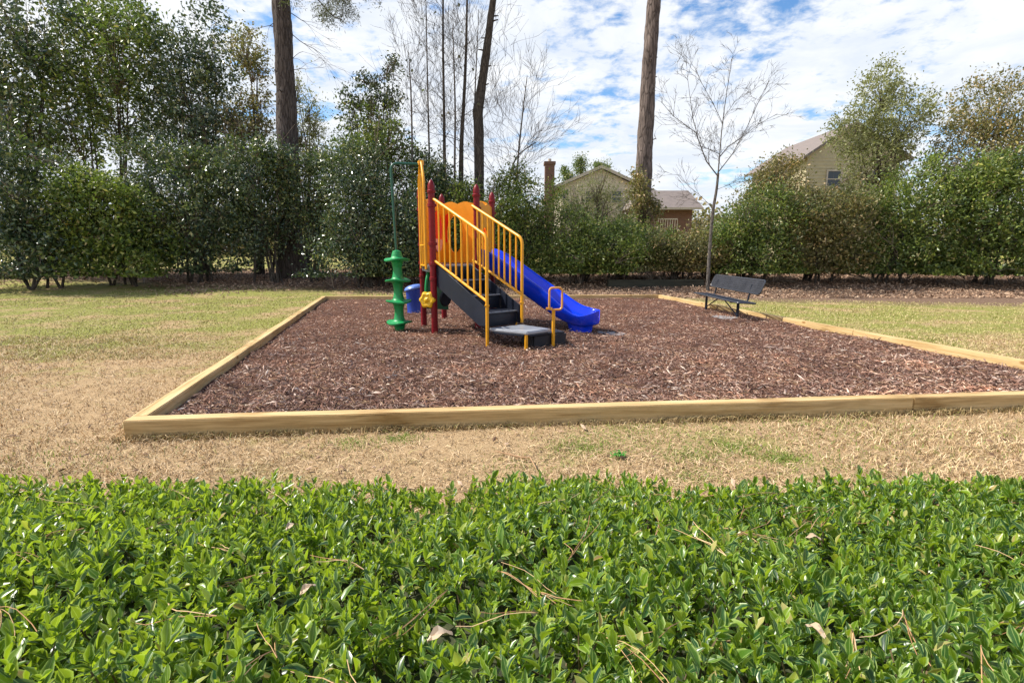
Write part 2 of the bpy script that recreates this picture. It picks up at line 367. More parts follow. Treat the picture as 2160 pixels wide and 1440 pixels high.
def chips(name, n, region, lens, wid, mat, zoff, seed, bias=1.0, thick=.5, tilt=.35, zfun=None, label=None, cat=None):
    """little splinters of wood or leaf: four-sided slivers lying at all angles"""
    rng = np.random.default_rng(seed); x, y = region(rng, n); n = len(x)
    L_ = rng.uniform(*lens, n) * np.exp(rng.normal(0, .3, n)); W = rng.uniform(*wid, n); a = rng.uniform(0, 2 * np.pi, n)
    el = rng.normal(0, tilt, n)
    d = np.stack([np.cos(a) * np.cos(el), np.sin(a) * np.cos(el), np.sin(el)], -1)
    s = np.stack([-np.sin(a), np.cos(a), rng.normal(0, .35, n)], -1); s = unit(s); u = unit(np.cross(d, s))
    z = zfun(x, y) + zoff + np.abs(np.sin(el)) * L_ * .3 + rng.uniform(0, .015, n)
    c = np.stack([x, y, z], -1)
    p0 = c - d * L_[:, None] / 2; p1 = c + d * L_[:, None] / 2
    m1 = c + s * W[:, None] / 2; m2 = c - s * W[:, None] / 2 + d * (L_ * rng.uniform(-.2, .2, n))[:, None]; m3 = c + u * (W * thick)[:, None]
    V = np.stack([p0, m1, p1, m2, m3], 1).reshape(-1, 3); b = (np.arange(n) * 5)[:, None]
    F = np.concatenate([b + np.array([[0, 1, 4]]), b + np.array([[1, 2, 4]]), b + np.array([[2, 3, 4]]), b + np.array([[3, 0, 4]])], 0)
    o = link(name, np_mesh(name, V, F), mat); tag(o, label, cat, kind='stuff'); return o
def wedge(y0, y1, grow, p=0.0, spread=1.12, extra=1.5):
    def f(rng, n):
        u = rng.uniform(0, 1, n); y = y0 * (y1 / y0) ** u if p == 0 else y0 + (y1 - y0) * u
        x = rng.uniform(-1, 1, n) * (y * spread + extra); k = in_pit(x, y, grow); return x[k], y[k]
    return f
mz_np = lambda x, y: np.array([mz(a, b) for a, b in zip(x, y)])
M['chips'] = islandmat('bark_chips', [(0, (.035, .021, .017)), (.26, (.15, .078, .052)), (.5, (.37, .195, .13)), (.70, (.33, .215, .175)), (.86, (.52, .34, .245)), (.95, (.66, .50, .39)), (1, (.78, .66, .55))], .85, (1.1, (.58, .56, .60), (1.35, 1.15, 1.0)))
chips('bark_mulch', 230000, wedge(4.0, 16.2, -.03), (.016, .065), (.004, .014), M['chips'], .0, 11, zfun=mz_np, label='shredded reddish brown bark mulch filling the timber bed', cat='mulch')
chips('bark_nuggets', 16000, wedge(4.05, 15.8, -.05), (.04, .11), (.012, .028), M['chips'], .012, 14, zfun=mz_np, tilt=.3, label='larger bark nuggets scattered over the shredded mulch', cat='bark')
M['litter'] = islandmat('leaf_litter', [(0, (.09, .05, .03)), (.4, (.22, .13, .08)), (.7, (.36, .23, .15)), (1, (.55, .40, .28))])
def litter_region(rng, n):
    y = rng.uniform(16.4, 30, n); x = rng.uniform(-1, 1, n) * (y * 1.15 + 2); k = (y + .22 * x + rng.normal(0, .8, n) > 16.8 + 1.2 * np.sin(x * .7)) & ~in_pit(x, y, .3); return x[k], y[k]
chips('leaf_litter', 60000, litter_region, (.05, .13), (.03, .07), M['litter'], .01, 12, zfun=gz_np, tilt=.4, label='brown leaf litter strewn under the shrubs behind the bed', cat='leaf litter')

# ------------------------------------------------------------------ grass
def blades(name, n, region, hmin, hmax, mat, seed, wid=.0035, lean=.9, label=None, cat='grass'):
    rng = np.random.default_rng(seed); x, y = region(rng, n); n = len(x)
    a = rng.uniform(0, 2 * np.pi, n); h = rng.uniform(hmin, hmax, n); l = rng.uniform(.2, lean, n) * h
    base = np.stack([x, y, gz_np(x, y) - .006], -1); d = np.stack([np.cos(a), np.sin(a), np.zeros(n)], -1); s = np.stack([-np.sin(a), np.cos(a), np.zeros(n)], -1)
    s = unit(s + .5 * rng.normal(size=(n, 3))); w = (wid * rng.uniform(.7, 1.4, n) * (1 + y * .12))[:, None]
    up = np.array([0, 0, 1.0]); mid = base + d * (l * .35)[:, None] + up * (h * .62)[:, None]; tip = base + d * l[:, None] + up * (h * rng.uniform(.55, 1, n))[:, None]
    V = np.stack([base - s * w, base + s * w, mid + s * w * .7, mid - s * w * .7, tip], 1).reshape(-1, 3)
    b = (np.arange(n) * 5)[:, None]
    F = np.concatenate([b + np.array([[0, 1, 2]]), b + np.array([[0, 2, 3]]), b + np.array([[3, 2, 4]])], 0)
    o = link(name, np_mesh(name, V, F), mat); tag(o, label, cat, kind='stuff'); return o
M['dry'] = islandmat('dormant_grass', [(0, (.16, .10, .05)), (.2, (.36, .24, .12)), (.5, (.58, .41, .23)), (.85, (.78, .60, .38)), (1, (.40, .36, .13))], .7)
M['gblade'] = leafmat('green_grass', [(0, (.12, .20, .02)), (.5, (.22, .32, .04)), (1, (.42, .42, .12))], .3, .6)
def lawn_near(rng, n):
    y = 1.9 * (9.0 / 1.9) ** rng.uniform(0, 1, n); x = rng.uniform(-1, 1, n) * (y * 1.1 + 1.5); cl = np.sin(x * 9 + 2 * np.sin(y * 4)) * np.sin(y * 11 + 2 * np.sin(x * 5)) + .6 * np.sin(x * 2.3 + y * 1.7); k = ~in_pit(x, y, .17) & (rng.uniform(size=n) < .62 + .3 * cl); return x[k], y[k]
blades('dormant_lawn', 260000, lawn_near, .015, .06, M['dry'], 21, wid=.0019, lean=2.4, label='short tan dormant turf between hedge and timber edging')
def lawn_far(rng, n):
    y = 7 * (19 / 7) ** rng.uniform(0, 1, n); x = rng.uniform(-1, 1, n) * (y * 1.15 + 1.5); k = ~in_pit(x, y, .17) & (y + .22 * x < 18); return x[k], y[k]
blades('greening_lawn', 110000, lawn_far, .02, .05, islandmat('mixed_lawn', [(0, (.22, .20, .06)), (.3, (.36, .33, .10)), (.6, (.48, .40, .18)), (1, (.62, .50, .28))], .7), 22, wid=.0028, lean=1.6, label='greenish yellow lawn turning green beside the timber bed')
def patches(rng, n):
    cs = [(1.05, 4.35, .25, 3), (.1, 3.4, .2, 1), (1.55, 3.9, .35, 3), (2.0, 3.3, .4, 3), (.6, 3.9, .25, 2), (-1.25, 3.85, .12, 1), (3.2, 4.0, .7, 3), (1.35, 3.6, .12, 2), (1.7, 3.75, .1, 2), (1.95, 3.55, .1, 2), (.5, 3.75, .12, 2), (-.9, 3.95, .1, 1.2), (.9, 3.95, .25, 2), (2.6, 4.6, .5, 3), (-3.5, 3.2, .5, 2), (1.25, 3.25, .12, 1), (-1.0, 2.9, .4, .3)]
    w = np.array([c[3] for c in cs], float); k = rng.choice(len(cs), n, p=w / w.sum()); c = np.array(cs)[k]
    x = c[:, 0] + rng.normal(0, 1, n) * c[:, 2]; y = c[:, 1] + rng.normal(0, .7, n) * c[:, 2]; q = ~in_pit(x, y, .18) & (y > 2.2); return x[q], y[q]
blades('green_sprouts', 13000, patches, .02, .045, M['gblade'], 23, wid=.0022, lean=1.2, label='thin green sprouts coming up through the tan turf')
def weed():
    rng = random.Random(4); t = thing('clover_weed', (.78, 3.56, 0), 'small bright green clover clump on the tan grass', 'weed'); mb = MB()
    for i in range(90):
        a = rng.uniform(0, 6.28); r = rng.uniform(0, .05); h = rng.uniform(.01, .04); p = Vector((.78 + r * math.cos(a) * 1.3, 3.56 + r * math.sin(a), h + .008))
        q = [p + Vector((math.cos(b) * .010, math.sin(b) * .010, rng.uniform(-.004, .004))) for b in (a, a + 1.6, a + 3.1, a + 4.7)]; mb.add(q, [(0, 1, 2, 3)])
    mb.build('leaves', leafmat('clover', [(0, (.03, .22, .02)), (1, (.08, .36, .04))], .3), t, smooth=0)
weed()
def lawn_bits(rng, n):
    y = 1.95 * (16 / 1.95) ** rng.uniform(0, 1, n); x = rng.uniform(-1, 1, n) * (y * 1.1 + 1); k = ~in_pit(x, y, .2); return x[k], y[k]
chips('fallen_leaves', 900, lawn_bits, (.03, .07), (.015, .035), M['litter'], .022, 51, zfun=gz_np, thick=.2, label='scattered dry brown leaves on the lawn', cat='fallen leaves')
M['straw'] = islandmat('dry_pine_straw', [(0, (.22, .12, .06)), (.6, (.42, .26, .13)), (1, (.6, .42, .24))], .7)
chips('lawn_pine_needles', 5000, lawn_bits, (.07, .14), (.0022, .0035), M['straw'], .028, 52, zfun=gz_np, thick=.5, tilt=.12, label='loose brown pine needles lying on the turf', cat='pine needles')
chips('mulch_pine_needles', 9000, wedge(4.1, 15.5, -.05), (.08, .17), (.003, .005), M['straw'], .02, 53, zfun=mz_np, thick=.5, tilt=.15, label='pine needles and splinters lying on top of the mulch', cat='pine needles')
def scruff(rng, n):
    a, b = np.array(PIT[3]), np.array(PIT[2]); d = (b - a) / np.linalg.norm(b - a); o = np.array([d[1], -d[0]]); t = rng.uniform(-.2, 9.8, n); q = .135 + np.abs(rng.normal(0, .035, n))
    keep = rng.uniform(size=n) < .35 + .65 * (np.sin(t * 5.1) * np.sin(t * 2.3 + 1) > -.1); t, q = t[keep], q[keep]
    return a[0] + d[0] * t + o[0] * q, a[1] + d[1] * t + o[1] * q
blades('untrimmed_grass', 9000, scruff, .03, .085, islandmat('scruffy_grass', [(0, (.14, .09, .04)), (.5, (.34, .24, .11)), (.8, (.5, .37, .19)), (1, (.24, .26, .07))], .7), 24, wid=.002, lean=1.2, label='longer untrimmed grass against the foot of the near timber')
def fallen_twig():
    p = [Vector(v) for v in ((-.13, 3.62, .035), (-.03, 3.54, .045), (.06, 3.49, .04), (.13, 3.47, .045), (.15, 3.40, .035), (.165, 3.32, .03))]
    mb = MB().tube(p, [.003, .006, .007, .006, .005, .003], 6); mb.tube([p[3], p[3] + Vector((.05, .03, .01))], [.004, .002], 5)
    o = mb.build('fallen_twig', islandmat('dry_twig', [(0, (.36, .22, .12)), (1, (.45, .28, .16))]), None, org=(0, 3.5, 0)); tag(o, 'crooked pale fallen twig lying on the tan grass', 'twig')
fallen_twig()

# ------------------------------------------------------------------ timbers round the bed
def timber(p, q, z0, w, h, label, mat='timber', group='timbers edging the play bed', inset=.004, name='wooden_timber'):
    p, q = Vector((*p, 0)), Vector((*q, 0)); d = (q - p); ln = d.length - inset
    me = bpy.data.meshes.new(name); bm = bmesh.new(); bmesh.ops.create_cube(bm, size=1)
    for v in bm.verts: v.co = Vector((v.co.x * ln, v.co.y * w, (v.co.z + .5) * h))
    bmesh.ops.bevel(bm, geom=bm.edges[:], offset=.007, segments=2, affect='EDGES')
    bmesh.ops.subdivide_edges(bm, edges=[e for e in bm.edges if e.calc_length() > ln * .8], cuts=14)
    for v in bm.verts: v.co += Vector((0, noise.noise(v.co * .8 + p) * .006, noise.noise(v.co * .9 + p * 3) * .005 * (v.co.z > h * .5)))
    bm.to_mesh(me); bm.free(); me.shade_smooth(); me.set_sharp_from_angle(angle=R(40))
    o = bpy.data.objects.new(name, me); col.objects.link(o); me.materials.append(M[mat]); c = (p + q) / 2
    o.location = (c.x, c.y, z0); o.rotation_euler = (0, 0, math.atan2(d.y, d.x)); tag(o, label, 'timber', group); return o
def timbers():
    W, H = .125, .165; Vp = [Vector((*c, 0)) for c in PIT]
    def edge(i, cuts, labels, ext=(0, 0)):
        a, b = Vp[i], Vp[(i + 1) % 4]; d = (b - a).normalized(); n = Vector((-d.y, d.x, 0))      # outward (clockwise polygon)
        a2 = a + n * W / 2 - d * ext[0]; b2 = b + n * W / 2 + d * ext[1]
        ts = [0] + cuts + [1]
        for k in range(len(ts) - 1):
            p, q = a2.lerp(b2, ts[k]), a2.lerp(b2, ts[k + 1]); timber((p.x, p.y), (q.x, q.y), -.012 , W, H + .0015 * k + .002 * i, labels[k])
    edge(0, [.36, .68], ['pale timber at the back edge of the bed, nearest its left corner', 'pale timber at the back edge of the bed, behind the play structure', 'pale timber at the back edge of the bed, by its right corner'], (W, W))
    edge(1, [.33, .66], ['timber on the right edge behind the black bench, at the far corner', 'timber on the right edge passing under the near end of the black bench', 'timber on the right edge closest to the camera'], (-.002, -.002))
    edge(2, [.30], ['tan timber at the right end of the near edge', 'longest tan timber, closest to the hedge, its front face shaded'], (W, W))
    edge(3, [.32, .64], ['timber on the left edge at the near corner of the bed', 'timber in the middle of the slanting left edge', 'timber of the left edge running up to the far left corner'], (-.002, -.002))
timbers()
timber((3.6, 19.4), (7.3, 19.7), .10, .2, .33, 'low weathered grey green retaining timber below the shrubs', 'oldtimber', None)

# ------------------------------------------------------------------ play structure
A, B, C, E_, D = (Vector(v) for v in ((-1.36, 8.94, 0), (-1.71, 9.89, 0), (-1.48, 11.14, 0), (-.41, 10.79, 0), (-.64, 9.54, 0)))
Z = lambda z: Vector((0, 0, z))
eD = (D - A).normalized(); uS = Vector((eD.y, -eD.x, 0)); DECK = 1.25
play = thing('play_structure', (-.9, 9.8, 0), 'small playground set with maroon posts, yellow railings, black stairs and blue slide', 'play structure')
def post(p, top):
    mb = MB(); r = .057
    mb.tube([p + Z(-.05), p + Z(top - .2)], r, 20)
    o = mb.build('post', M['red'], play)
    cp = MB(); cp.lathe([(r + .012, -.02), (r + .016, .0), (r + .016, .02), (r + .002, .03), (r + .004, .09), (r - .004, .13), (r - .02, .165), (r - .04, .19), (.004, .2)], p + Z(top - .2), 20)
    cp.build('post_cap', M['red'], o)
    for z in (top - .42, 1.62, DECK + .03, DECK - .22):
        cl = MB()
        cl.lathe([(r + .002, -.03), (r + .013, -.025), (r + .013, .025), (r + .002, .03)], p + Z(z), 20)
        cl.box(p + Z(z) + Vector((r + .012, -.01, 0)), (.03, .035, .04), 0, .004)
        cl.build('clamp', M['red'], o)
for p, t in ((A, 2.68), (B, 2.68), (C, 2.68), (E_, 2.68), (D, 2.68)): post(p, t)
def deck():
    mb = MB()
    def slab(pts, z0, z1):
        c = sum(pts, Vector()) / len(pts); pts = [c + (p - c) * .93 for p in pts]; n = len(pts)
        vs = [p + Z(z0) for p in pts] + [p + Z(z1) for p in pts]
        mb.add(vs, [tuple(range(n))[::-1], tuple(range(n, 2 * n))] + [(i, (i + 1) % n, n + (i + 1) % n, n + i) for i in range(n)])
    slab([A, D, B], DECK - .06, DECK); slab([B, D, E_, C], DECK - .055, DECK + .003)
    for p, q in ((A, D), (D, E_), (E_, C), (C, B), (B, A), (B, D)):
        d = (q - p); mb.box((p + q) / 2 + Z(DECK - .065), (d.length - .1, .035, .11), math.atan2(d.y, d.x), .004)
    mb.build('deck', M['deck'], play)
deck()
def wavy_panel(p, q, name, z0, z1, hole=None, waves=3, amp=.04, inset=.07, t=.022, arch=None, off=0.0):
    d = (q - p).normalized(); w = (q - p).length - 2 * inset; o = p + d * inset + Vector((d.y, -d.x, 0)) * off
    n = 60; top = [(w * i / n, z1 + amp * abs(math.sin(math.pi * waves * i / n)) - amp) for i in range(n + 1)]
    mb = MB(); nrm = d.cross(Vector((0, 0, 1)))
    if hole is None and arch is None:
        poly = [(0, z0), (w, z0)] + top[::-1]; mb.prism(poly, t, o, d, (0, 0, 1), .003)
    elif arch is not None:            # opening from the bottom edge
        cx, hw, hz = arch; poly = [(0, z0)] + [(cx - hw, z0)] + [(cx - hw * math.cos(math.pi * k / 16), hz - hw + hw * math.sin(math.pi * k / 16)) for k in range(17)] + [(cx + hw, z0), (w, z0)] + top[::-1]
        mb.prism(poly, t, o, d, (0, 0, 1))
    else:
        cx, cz, rx, rz = hole; m = 64; inner = [(cx + rx * math.cos(2 * math.pi * k / m), cz + rz * math.sin(2 * math.pi * k / m)) for k in range(m)]
        def outer(a):                 # ray from the hole centre to the outline
            ca, sa = math.cos(a), math.sin(a); best = 9
            if ca > 1e-6: best = min(best, (w - cx) / ca)
            if ca < -1e-6: best = min(best, -cx / ca)
            if sa < -1e-6: best = min(best, (z0 - cz) / sa)
            if sa > 1e-6:
                s = 0.0
                while s < best:
                    s += .004; xx = cx + ca * s; zz = cz + sa * s; i = min(max(xx / w, 0), 1)
                    if zz > z1 + amp * abs(math.sin(math.pi * waves * i)) - amp: break
                best = min(best, s)
            return (cx + ca * best, cz + sa * best)
        angs = [2 * math.pi * k / m for k in range(m)]; out = [outer(a) for a in angs]
        # snap the four corners in
        for X_, Z_ in ((0, z0), (w, z0), (0, z1 - amp), (w, z1 - amp)):
            k = min(range(m), key=lambda k: (out[k][0] - X_) ** 2 + (out[k][1] - Z_) ** 2); out[k] = (X_, Z_)
        vs = []
        for s in (-t / 2, t / 2):
            for lst in (inner, out): vs += [o + d * a + Z(b) + nrm * s for a, b in lst]
        fs = []
        for k in range(m):
            j = (k + 1) % m
            fs += [(k, j, m + j, m + k), (2 * m + k, 3 * m + k, 3 * m + j, 2 * m + j), (k, 2 * m + k, 2 * m + j, j), (m + k, m + j, 3 * m + j, 3 * m + k)]
        mb.add(vs, fs)
    ob = mb.build(name, M['ypanel'], play)
    return ob, o, d, nrm, w
pn, po, pd, pnrm, pw = wavy_panel(C, E_, 'window_panel', DECK + .01, 2.5, hole=(.265, 1.84, .17, .37), waves=3, amp=.05, off=.078)
ring = MB(); ring.tube([po + pd * (.265 + .178 * math.cos(a)) + Z(1.84 + .378 * math.sin(a)) + pnrm * .012 for a in [2 * math.pi * k / 40 for k in range(40)]], .010, 6, closed=True); ring.build('hole_rim', M['ypanel'], pn)
cr = MB(); cr.prism([(.012, 1.66), (.012, 2.14), (.06, 2.24), (.13, 2.27), (.17, 2.22)] + [(.265 + .185 * math.cos(R(a)), 1.84 + .39 * math.sin(R(a))) for a in range(118, 206, 6)], .012, po + pnrm * .022, pd, (0, 0, 1)); cr.build('red_crescent', M['redplastic'], pn)
rd = MB(); rd.prism([(.88 + .05 * math.cos(a), 1.86 + .14 * math.sin(a)) for a in [2 * math.pi * k / 20 for k in range(20)]], .018, po + pnrm * .03, pd, (0, 0, 1)); rd.build('red_oval', M['redplastic'], pn)
sp, so_, sdv, snrm, sw_ = wavy_panel(B, C, 'side_panel', DECK + .01, 2.48, waves=2, amp=.03, off=.078)
rb = MB()
rb.prism([(.56 + .27 * math.cos(a), 1.95 + .34 * math.sin(a)) for a in [2 * math.pi * k / 36 for k in range(36)]], .018, so_ + snrm * .03, sdv, (0, 0, 1)); rb.build('red_disc', M['redplastic'], sp)
# sunlight on the low edge of the round red insert, painted as pale pink
pk = MB(); pk.prism([(.56 + .26 * math.cos(R(a)), 1.80 + .32 * math.sin(R(a))) for a in range(190, 351, 6)], .012, so_ + snrm * .046, sdv, (0, 0, 1)); pk.build('sunlit_segment', M['pink'], sp)
wavy_panel(D, E_, 'slide_entry_panel', DECK + .01, 2.4, waves=2, amp=.04, arch=(.56, .33, 1.95))

def stairs():
    sl = A + eD * .05 - uS * .0; wd = .66
    st = MB(); fronts = [1.40, .97, .54, .11]; zs = [.56, .79, 1.02, DECK - .008]
    def P(t, w, z): return sl + uS * t + eD * w + Z(z)
    for k in range(3):
        c = P(fronts[k] - .21, wd / 2, zs[k] - .02); st.box(c, (.46, wd - .02, .035), math.atan2(uS.y, uS.x), .01)
        c = P(fronts[k] - .012, wd / 2, zs[k] - .13); st.box(c, (.02, wd - .03, .2), math.atan2(uS.y, uS.x), .003)
    c = P(.10, wd / 2, DECK - .13); st.box(c, (.02, wd - .03, .22), math.atan2(uS.y, uS.x), .003)
    o = st.build('stairs', M['black'], play)
    nz = MB()
    for k in range(3): nz.tube([P(fronts[k] + .014, .02, zs[k] - .012), P(fronts[k] + .014, wd - .02, zs[k] - .012)], .013, 8)
    nz.build('nosing', M['deck'], o)
    for w in (-.012, wd + .012):
        mb = MB(); poly = [(-.02, 1.24), (.1, 1.27), (1.50, .62), (1.50, .36), (1.28, .34), (-.02, .93)]
        mb.prism(poly, .016, sl + eD * w, uS, (0, 0, 1), .003); mb.build('stringer', M['black'], play)
    # handrails
    def rail(w, foot, tend, t0=.0, zt0=2.36, base=None):
        mb = MB(); a0 = sl + eD * w + uS * t0; e = sl + eD * w + uS * tend
        k = .43; ztop = lambda t: zt0 - k * (t - t0); zlow = lambda t: 1.34 - .40 * (t - t0)
        endz = -.05 if foot else .36
        mb.tube(fillet([a0 + Z(zt0 + .01), e + Z(ztop(tend)), e + Z(endz)], .10, 8), .025, 12)
        mb.tube([a0 + Z(zlow(t0)), e + Z(zlow(tend))], .021, 10)
        o = mb.build('handrail', M['yellow'], play)
        n = 8
        for i in range(1, n + 1):
            t = t0 + (tend - t0) * i / (n + 1); q = sl + eD * w + uS * t
            MB().tube([q + Z(zlow(t)), q + Z(ztop(t) - .0)], .0155, 8).build('baluster', M['yellow'], o)
        fl = MB(); fl.box(e + Z(.68), (.07, .05, .03), 0, .005); fl.build('bracket', M['yellow'], o)
    rail(-.04, True, 1.52, .03, 2.36); rail(wd + .02, False, 1.50, .16, 2.27)
stairs()
def transfer():
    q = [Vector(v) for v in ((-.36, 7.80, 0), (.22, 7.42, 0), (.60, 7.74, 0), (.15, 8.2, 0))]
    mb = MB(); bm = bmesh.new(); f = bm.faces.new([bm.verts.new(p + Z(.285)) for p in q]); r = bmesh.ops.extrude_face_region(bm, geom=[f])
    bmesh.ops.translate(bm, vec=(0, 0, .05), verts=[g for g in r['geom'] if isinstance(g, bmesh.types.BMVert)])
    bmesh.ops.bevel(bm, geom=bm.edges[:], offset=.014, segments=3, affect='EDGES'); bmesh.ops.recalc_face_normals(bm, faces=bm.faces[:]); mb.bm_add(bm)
    plat = mb.build('transfer_platform', paint('sheen_grey_platform', (.34, .36, .40), .3, .3, (.25, .22, .2)), play)  # paler than the deck: sky reflection on the top put into the colour
    sk = MB()
    for i in range(4):
        a, b = q[i], q[(i + 1) % 4]; c = sum(q, Vector()) / 4; a, b = c + (a - c) * .94, c + (b - c) * .94; d = b - a
        sk.box((a + b) / 2 + Z(.268), (d.length - .1, .03, .03), math.atan2(d.y, d.x), .004)
    sk.build('platform_frame', M['black'], plat)
    for p in (Vector((.21, 7.47, 0)),): MB().tube([p + Z(-.05), p + Z(.285)], .026, 14).build('platform_leg', M['yellow'], play)
    MB().tube([Vector((.07, 8.62, -.05)), Vector((.07, 8.62, .5))], .018, 10).build('slide_support', M['yellow'], play)
    # low black step
    s = [Vector(v) for v in ((.31, 7.60, 0), (.86, 7.90, 0), (.66, 8.32, 0), (.14, 8.04, 0))]; bm = bmesh.new(); f = bm.faces.new([bm.verts.new(p) for p in s]); r = bmesh.ops.extrude_face_region(bm, geom=[f])
    bmesh.ops.translate(bm, vec=(0, 0, .262), verts=[g for g in r['geom'] if isinstance(g, bmesh.types.BMVert)])
    bmesh.ops.bevel(bm, geom=bm.edges[:], offset=.03, segments=4, affect='EDGES'); bmesh.ops.recalc_face_normals(bm, faces=bm.faces[:]); MB().bm_add(bm).build('lower_step', paint('black_rubber', (.012, .013, .02), .55, .3, (.05, .04, .035)), play)
    # grab loop on its own post
    p = Vector((.63, 7.73, 0)); g = MB(); g.tube([p + Z(-.05), p + Z(.61)], .026, 14); h = g.build('grab_post', M['yellow'], play)
    c = p + Vector((.03, .0, .79)); u = Vector((.98, .2, 0)).normalized(); hw, hh = .10, .165; r = .05; pts = []
    for sx, sz, a0 in ((1, 1, 0), (-1, 1, 90), (-1, -1, 180), (1, -1, 270)):
        for k in range(7):
            a = R(a0 + 15 * k); pts.append(c + u * (sx * (hw - r) + r * math.cos(a)) + Z(sz * (hh - r) + r * math.sin(a)))
    MB().tube(pts, .0165, 10, closed=True).build('grab_loop', paint('peach_orange_coat', (.78, .36, .08), .35, .15), h)
    MB().box(p + Vector((-.07, 0, .64)), (.10, .03, .035), 0, .006).build('bracket', M['yellow'], h)
transfer()
def slide():
    S = (D + E_) / 2 + Vector((-.02, .0, 0)); dirv = Vector((.918, -.397, 0)).normalized(); lat = Vector((dirv.y, -dirv.x, 0))   # towards the camera
    def zf(s):                       # floor height along the run
        pts = [(-.1, 1.27), (.15, 1.25), (.4, 1.12), (.8, .86), (1.3, .54), (1.6, .36), (1.85, .25), (2.1, .205), (2.5, .20)]
        for (a, za), (b, zb) in zip(pts, pts[1:]):
            if s <= b: t = (s - a) / (b - a); return za + (zb - za) * t
        return pts[-1][1]
    zs = lambda s: sum(zf(s + k * .05) for k in range(-3, 4)) / 7
    Ltot = 2.32; n = 46; sec = []; rings = []
    base = [(-.235, -.06), (-.275, -.02), (-.32, .11), (-.355, .235), (-.347, .264), (-.318, .264), (-.298, .235), (-.265, .11), (-.215, .03), (-.12, .004), (0, 0)]
    prof = base + [(-a, b) for a, b in base[-2::-1]] + [(.12, -.085), (-.12, -.085)]
    for i in range(n + 1):
        s = -.02 + Ltot * i / n + .02; e = max(0, (s - (Ltot - .30)) / .30)
        wid = math.sqrt(max(0.0, 1 - e * e)) if e > 0 else 1.0; wid = max(wid, .06)
        sl_ = (zs(s + .02) - zs(s - .02)) / .04; tz = math.atan(sl_)
        up = Vector((0, 0, 1)) * math.cos(tz) - dirv * math.sin(tz)
        hs = 1.0 if s < 1.45 else 1.0 - .12 * min(1, (s - 1.45) / .4)
        hs *= 1 + .12 * max(0, 1 - s / .3)
        hn = hs * (1 - .36 * min(1, max(0, (s - 1.2) / .7))); hn, hs = hn * (1 - e) + .72 * e, hs * (1 - e) + .72 * e
        c = S + dirv * s + Z(zs(s) + .05 * e * e)
        rings.append([c + lat * (a * wid) + up * ((b * (hs if a < .05 else hn)) if b > 0 else b * (1 - .4 * e)) for a, b in prof])
    m = len(prof); vs = [v for r in rings for v in r]; fs = []
    for i in range(n):
        for k in range(m): fs.append((i * m + k, (i + 1) * m + k, (i + 1) * m + (k + 1) % m, i * m + (k + 1) % m))
    fs.append(tuple(range(m))); fs.append(tuple(n * m + k for k in range(m))[::-1])
    o = MB().add(vs, fs).build('slide', M['blue'], play, smooth=60)
    ft = MB(); c = S + dirv * 1.97; ft.lathe([(.235, 0), (.225, .08), (.25, .16), (.27, .20)], c, 28)
    ft.v = [c + dirv * (v - c).dot(dirv) * .95 + lat * (v - c).dot(lat) * .85 + Z((v - c).z) for v in ft.v]; ft.build('slide_foot', M['blue'], o, smooth=50)
slide()
def climber():
    p = Vector((-2.06, 9.31, 0)); mb = MB(); q = Vector((-1.60, 9.45, 3.0))
    mb.tube(fillet([p + Z(1.4), p + Vector((-.05, 0, 3.0)), q], .13, 8), .025, 12); mb.build('climber_pole', M['gpole'], play)
    prof = [(.062, 0.0), (.078, .05), (.088, .10)]
    zd = [.22, .60, .98, 1.35]
    for i, z in enumerate(zd):
        prof += [(.092, z - .10), (.100, z - .06), (.112, z - .04), (.15, z - .030), (.205, z - .024), (.226, z - .014), (.230, z), (.226, z + .012), (.205, z + .016), (.14, z + .020), (.110, z + .034), (.098, z + .06), (.088, z + .10)]
        if i < 3: prof += [(.082, z + .15), (.082, z + .22), (.086, z + .26)]
    prof += [(.095, 1.43), (.082, 1.47), (.072, 1.50), (.03, 1.515)]
    def wob(r, z, a):
        t = max(0, r - .11) / .12; i = min(range(4), key=lambda k: abs(zd[k] - z)); return .018 * t * math.cos(2 * (a - i * .9 + .4))
    MB().lathe(prof, p, 40, wob=wob).build('spiral_climber', M['green'], play, smooth=50)
    # tall yellow entrance arch on the side of the climber
    p1, p2 = Vector((-1.70, 9.72, 0)), Vector((-1.52, 9.17, 0)); m = (p1 + p2) / 2; d = (p2 - p1)
    ar = MB(); ar.tube(fillet([p1 + Z(1.18), p1 + Z(2.72), m - d * .12 + Z(3.04), m + d * .12 + Z(3.04), p2 + Z(2.72), p2 + Z(1.18)], .16, 6), .0225, 12)
    for z in (1.24, 1.60): ar.tube([p1 + Z(z), p2 + Z(z)], .018, 8)
    o = ar.build('climber_arch', M['yellow'], play)
    MB().box(m + Z(3.02), (.13, .10, .09), math.atan2(d.y, d.x), .02).build('bracket', M['yellow'], o)
    for k in (.33, .66): MB().tube([p1.lerp(p2, k) + Z(1.24), p1.lerp(p2, k) + Z(2.86)], .012, 8).build('arch_bar', M['yellow'], o)
climber()
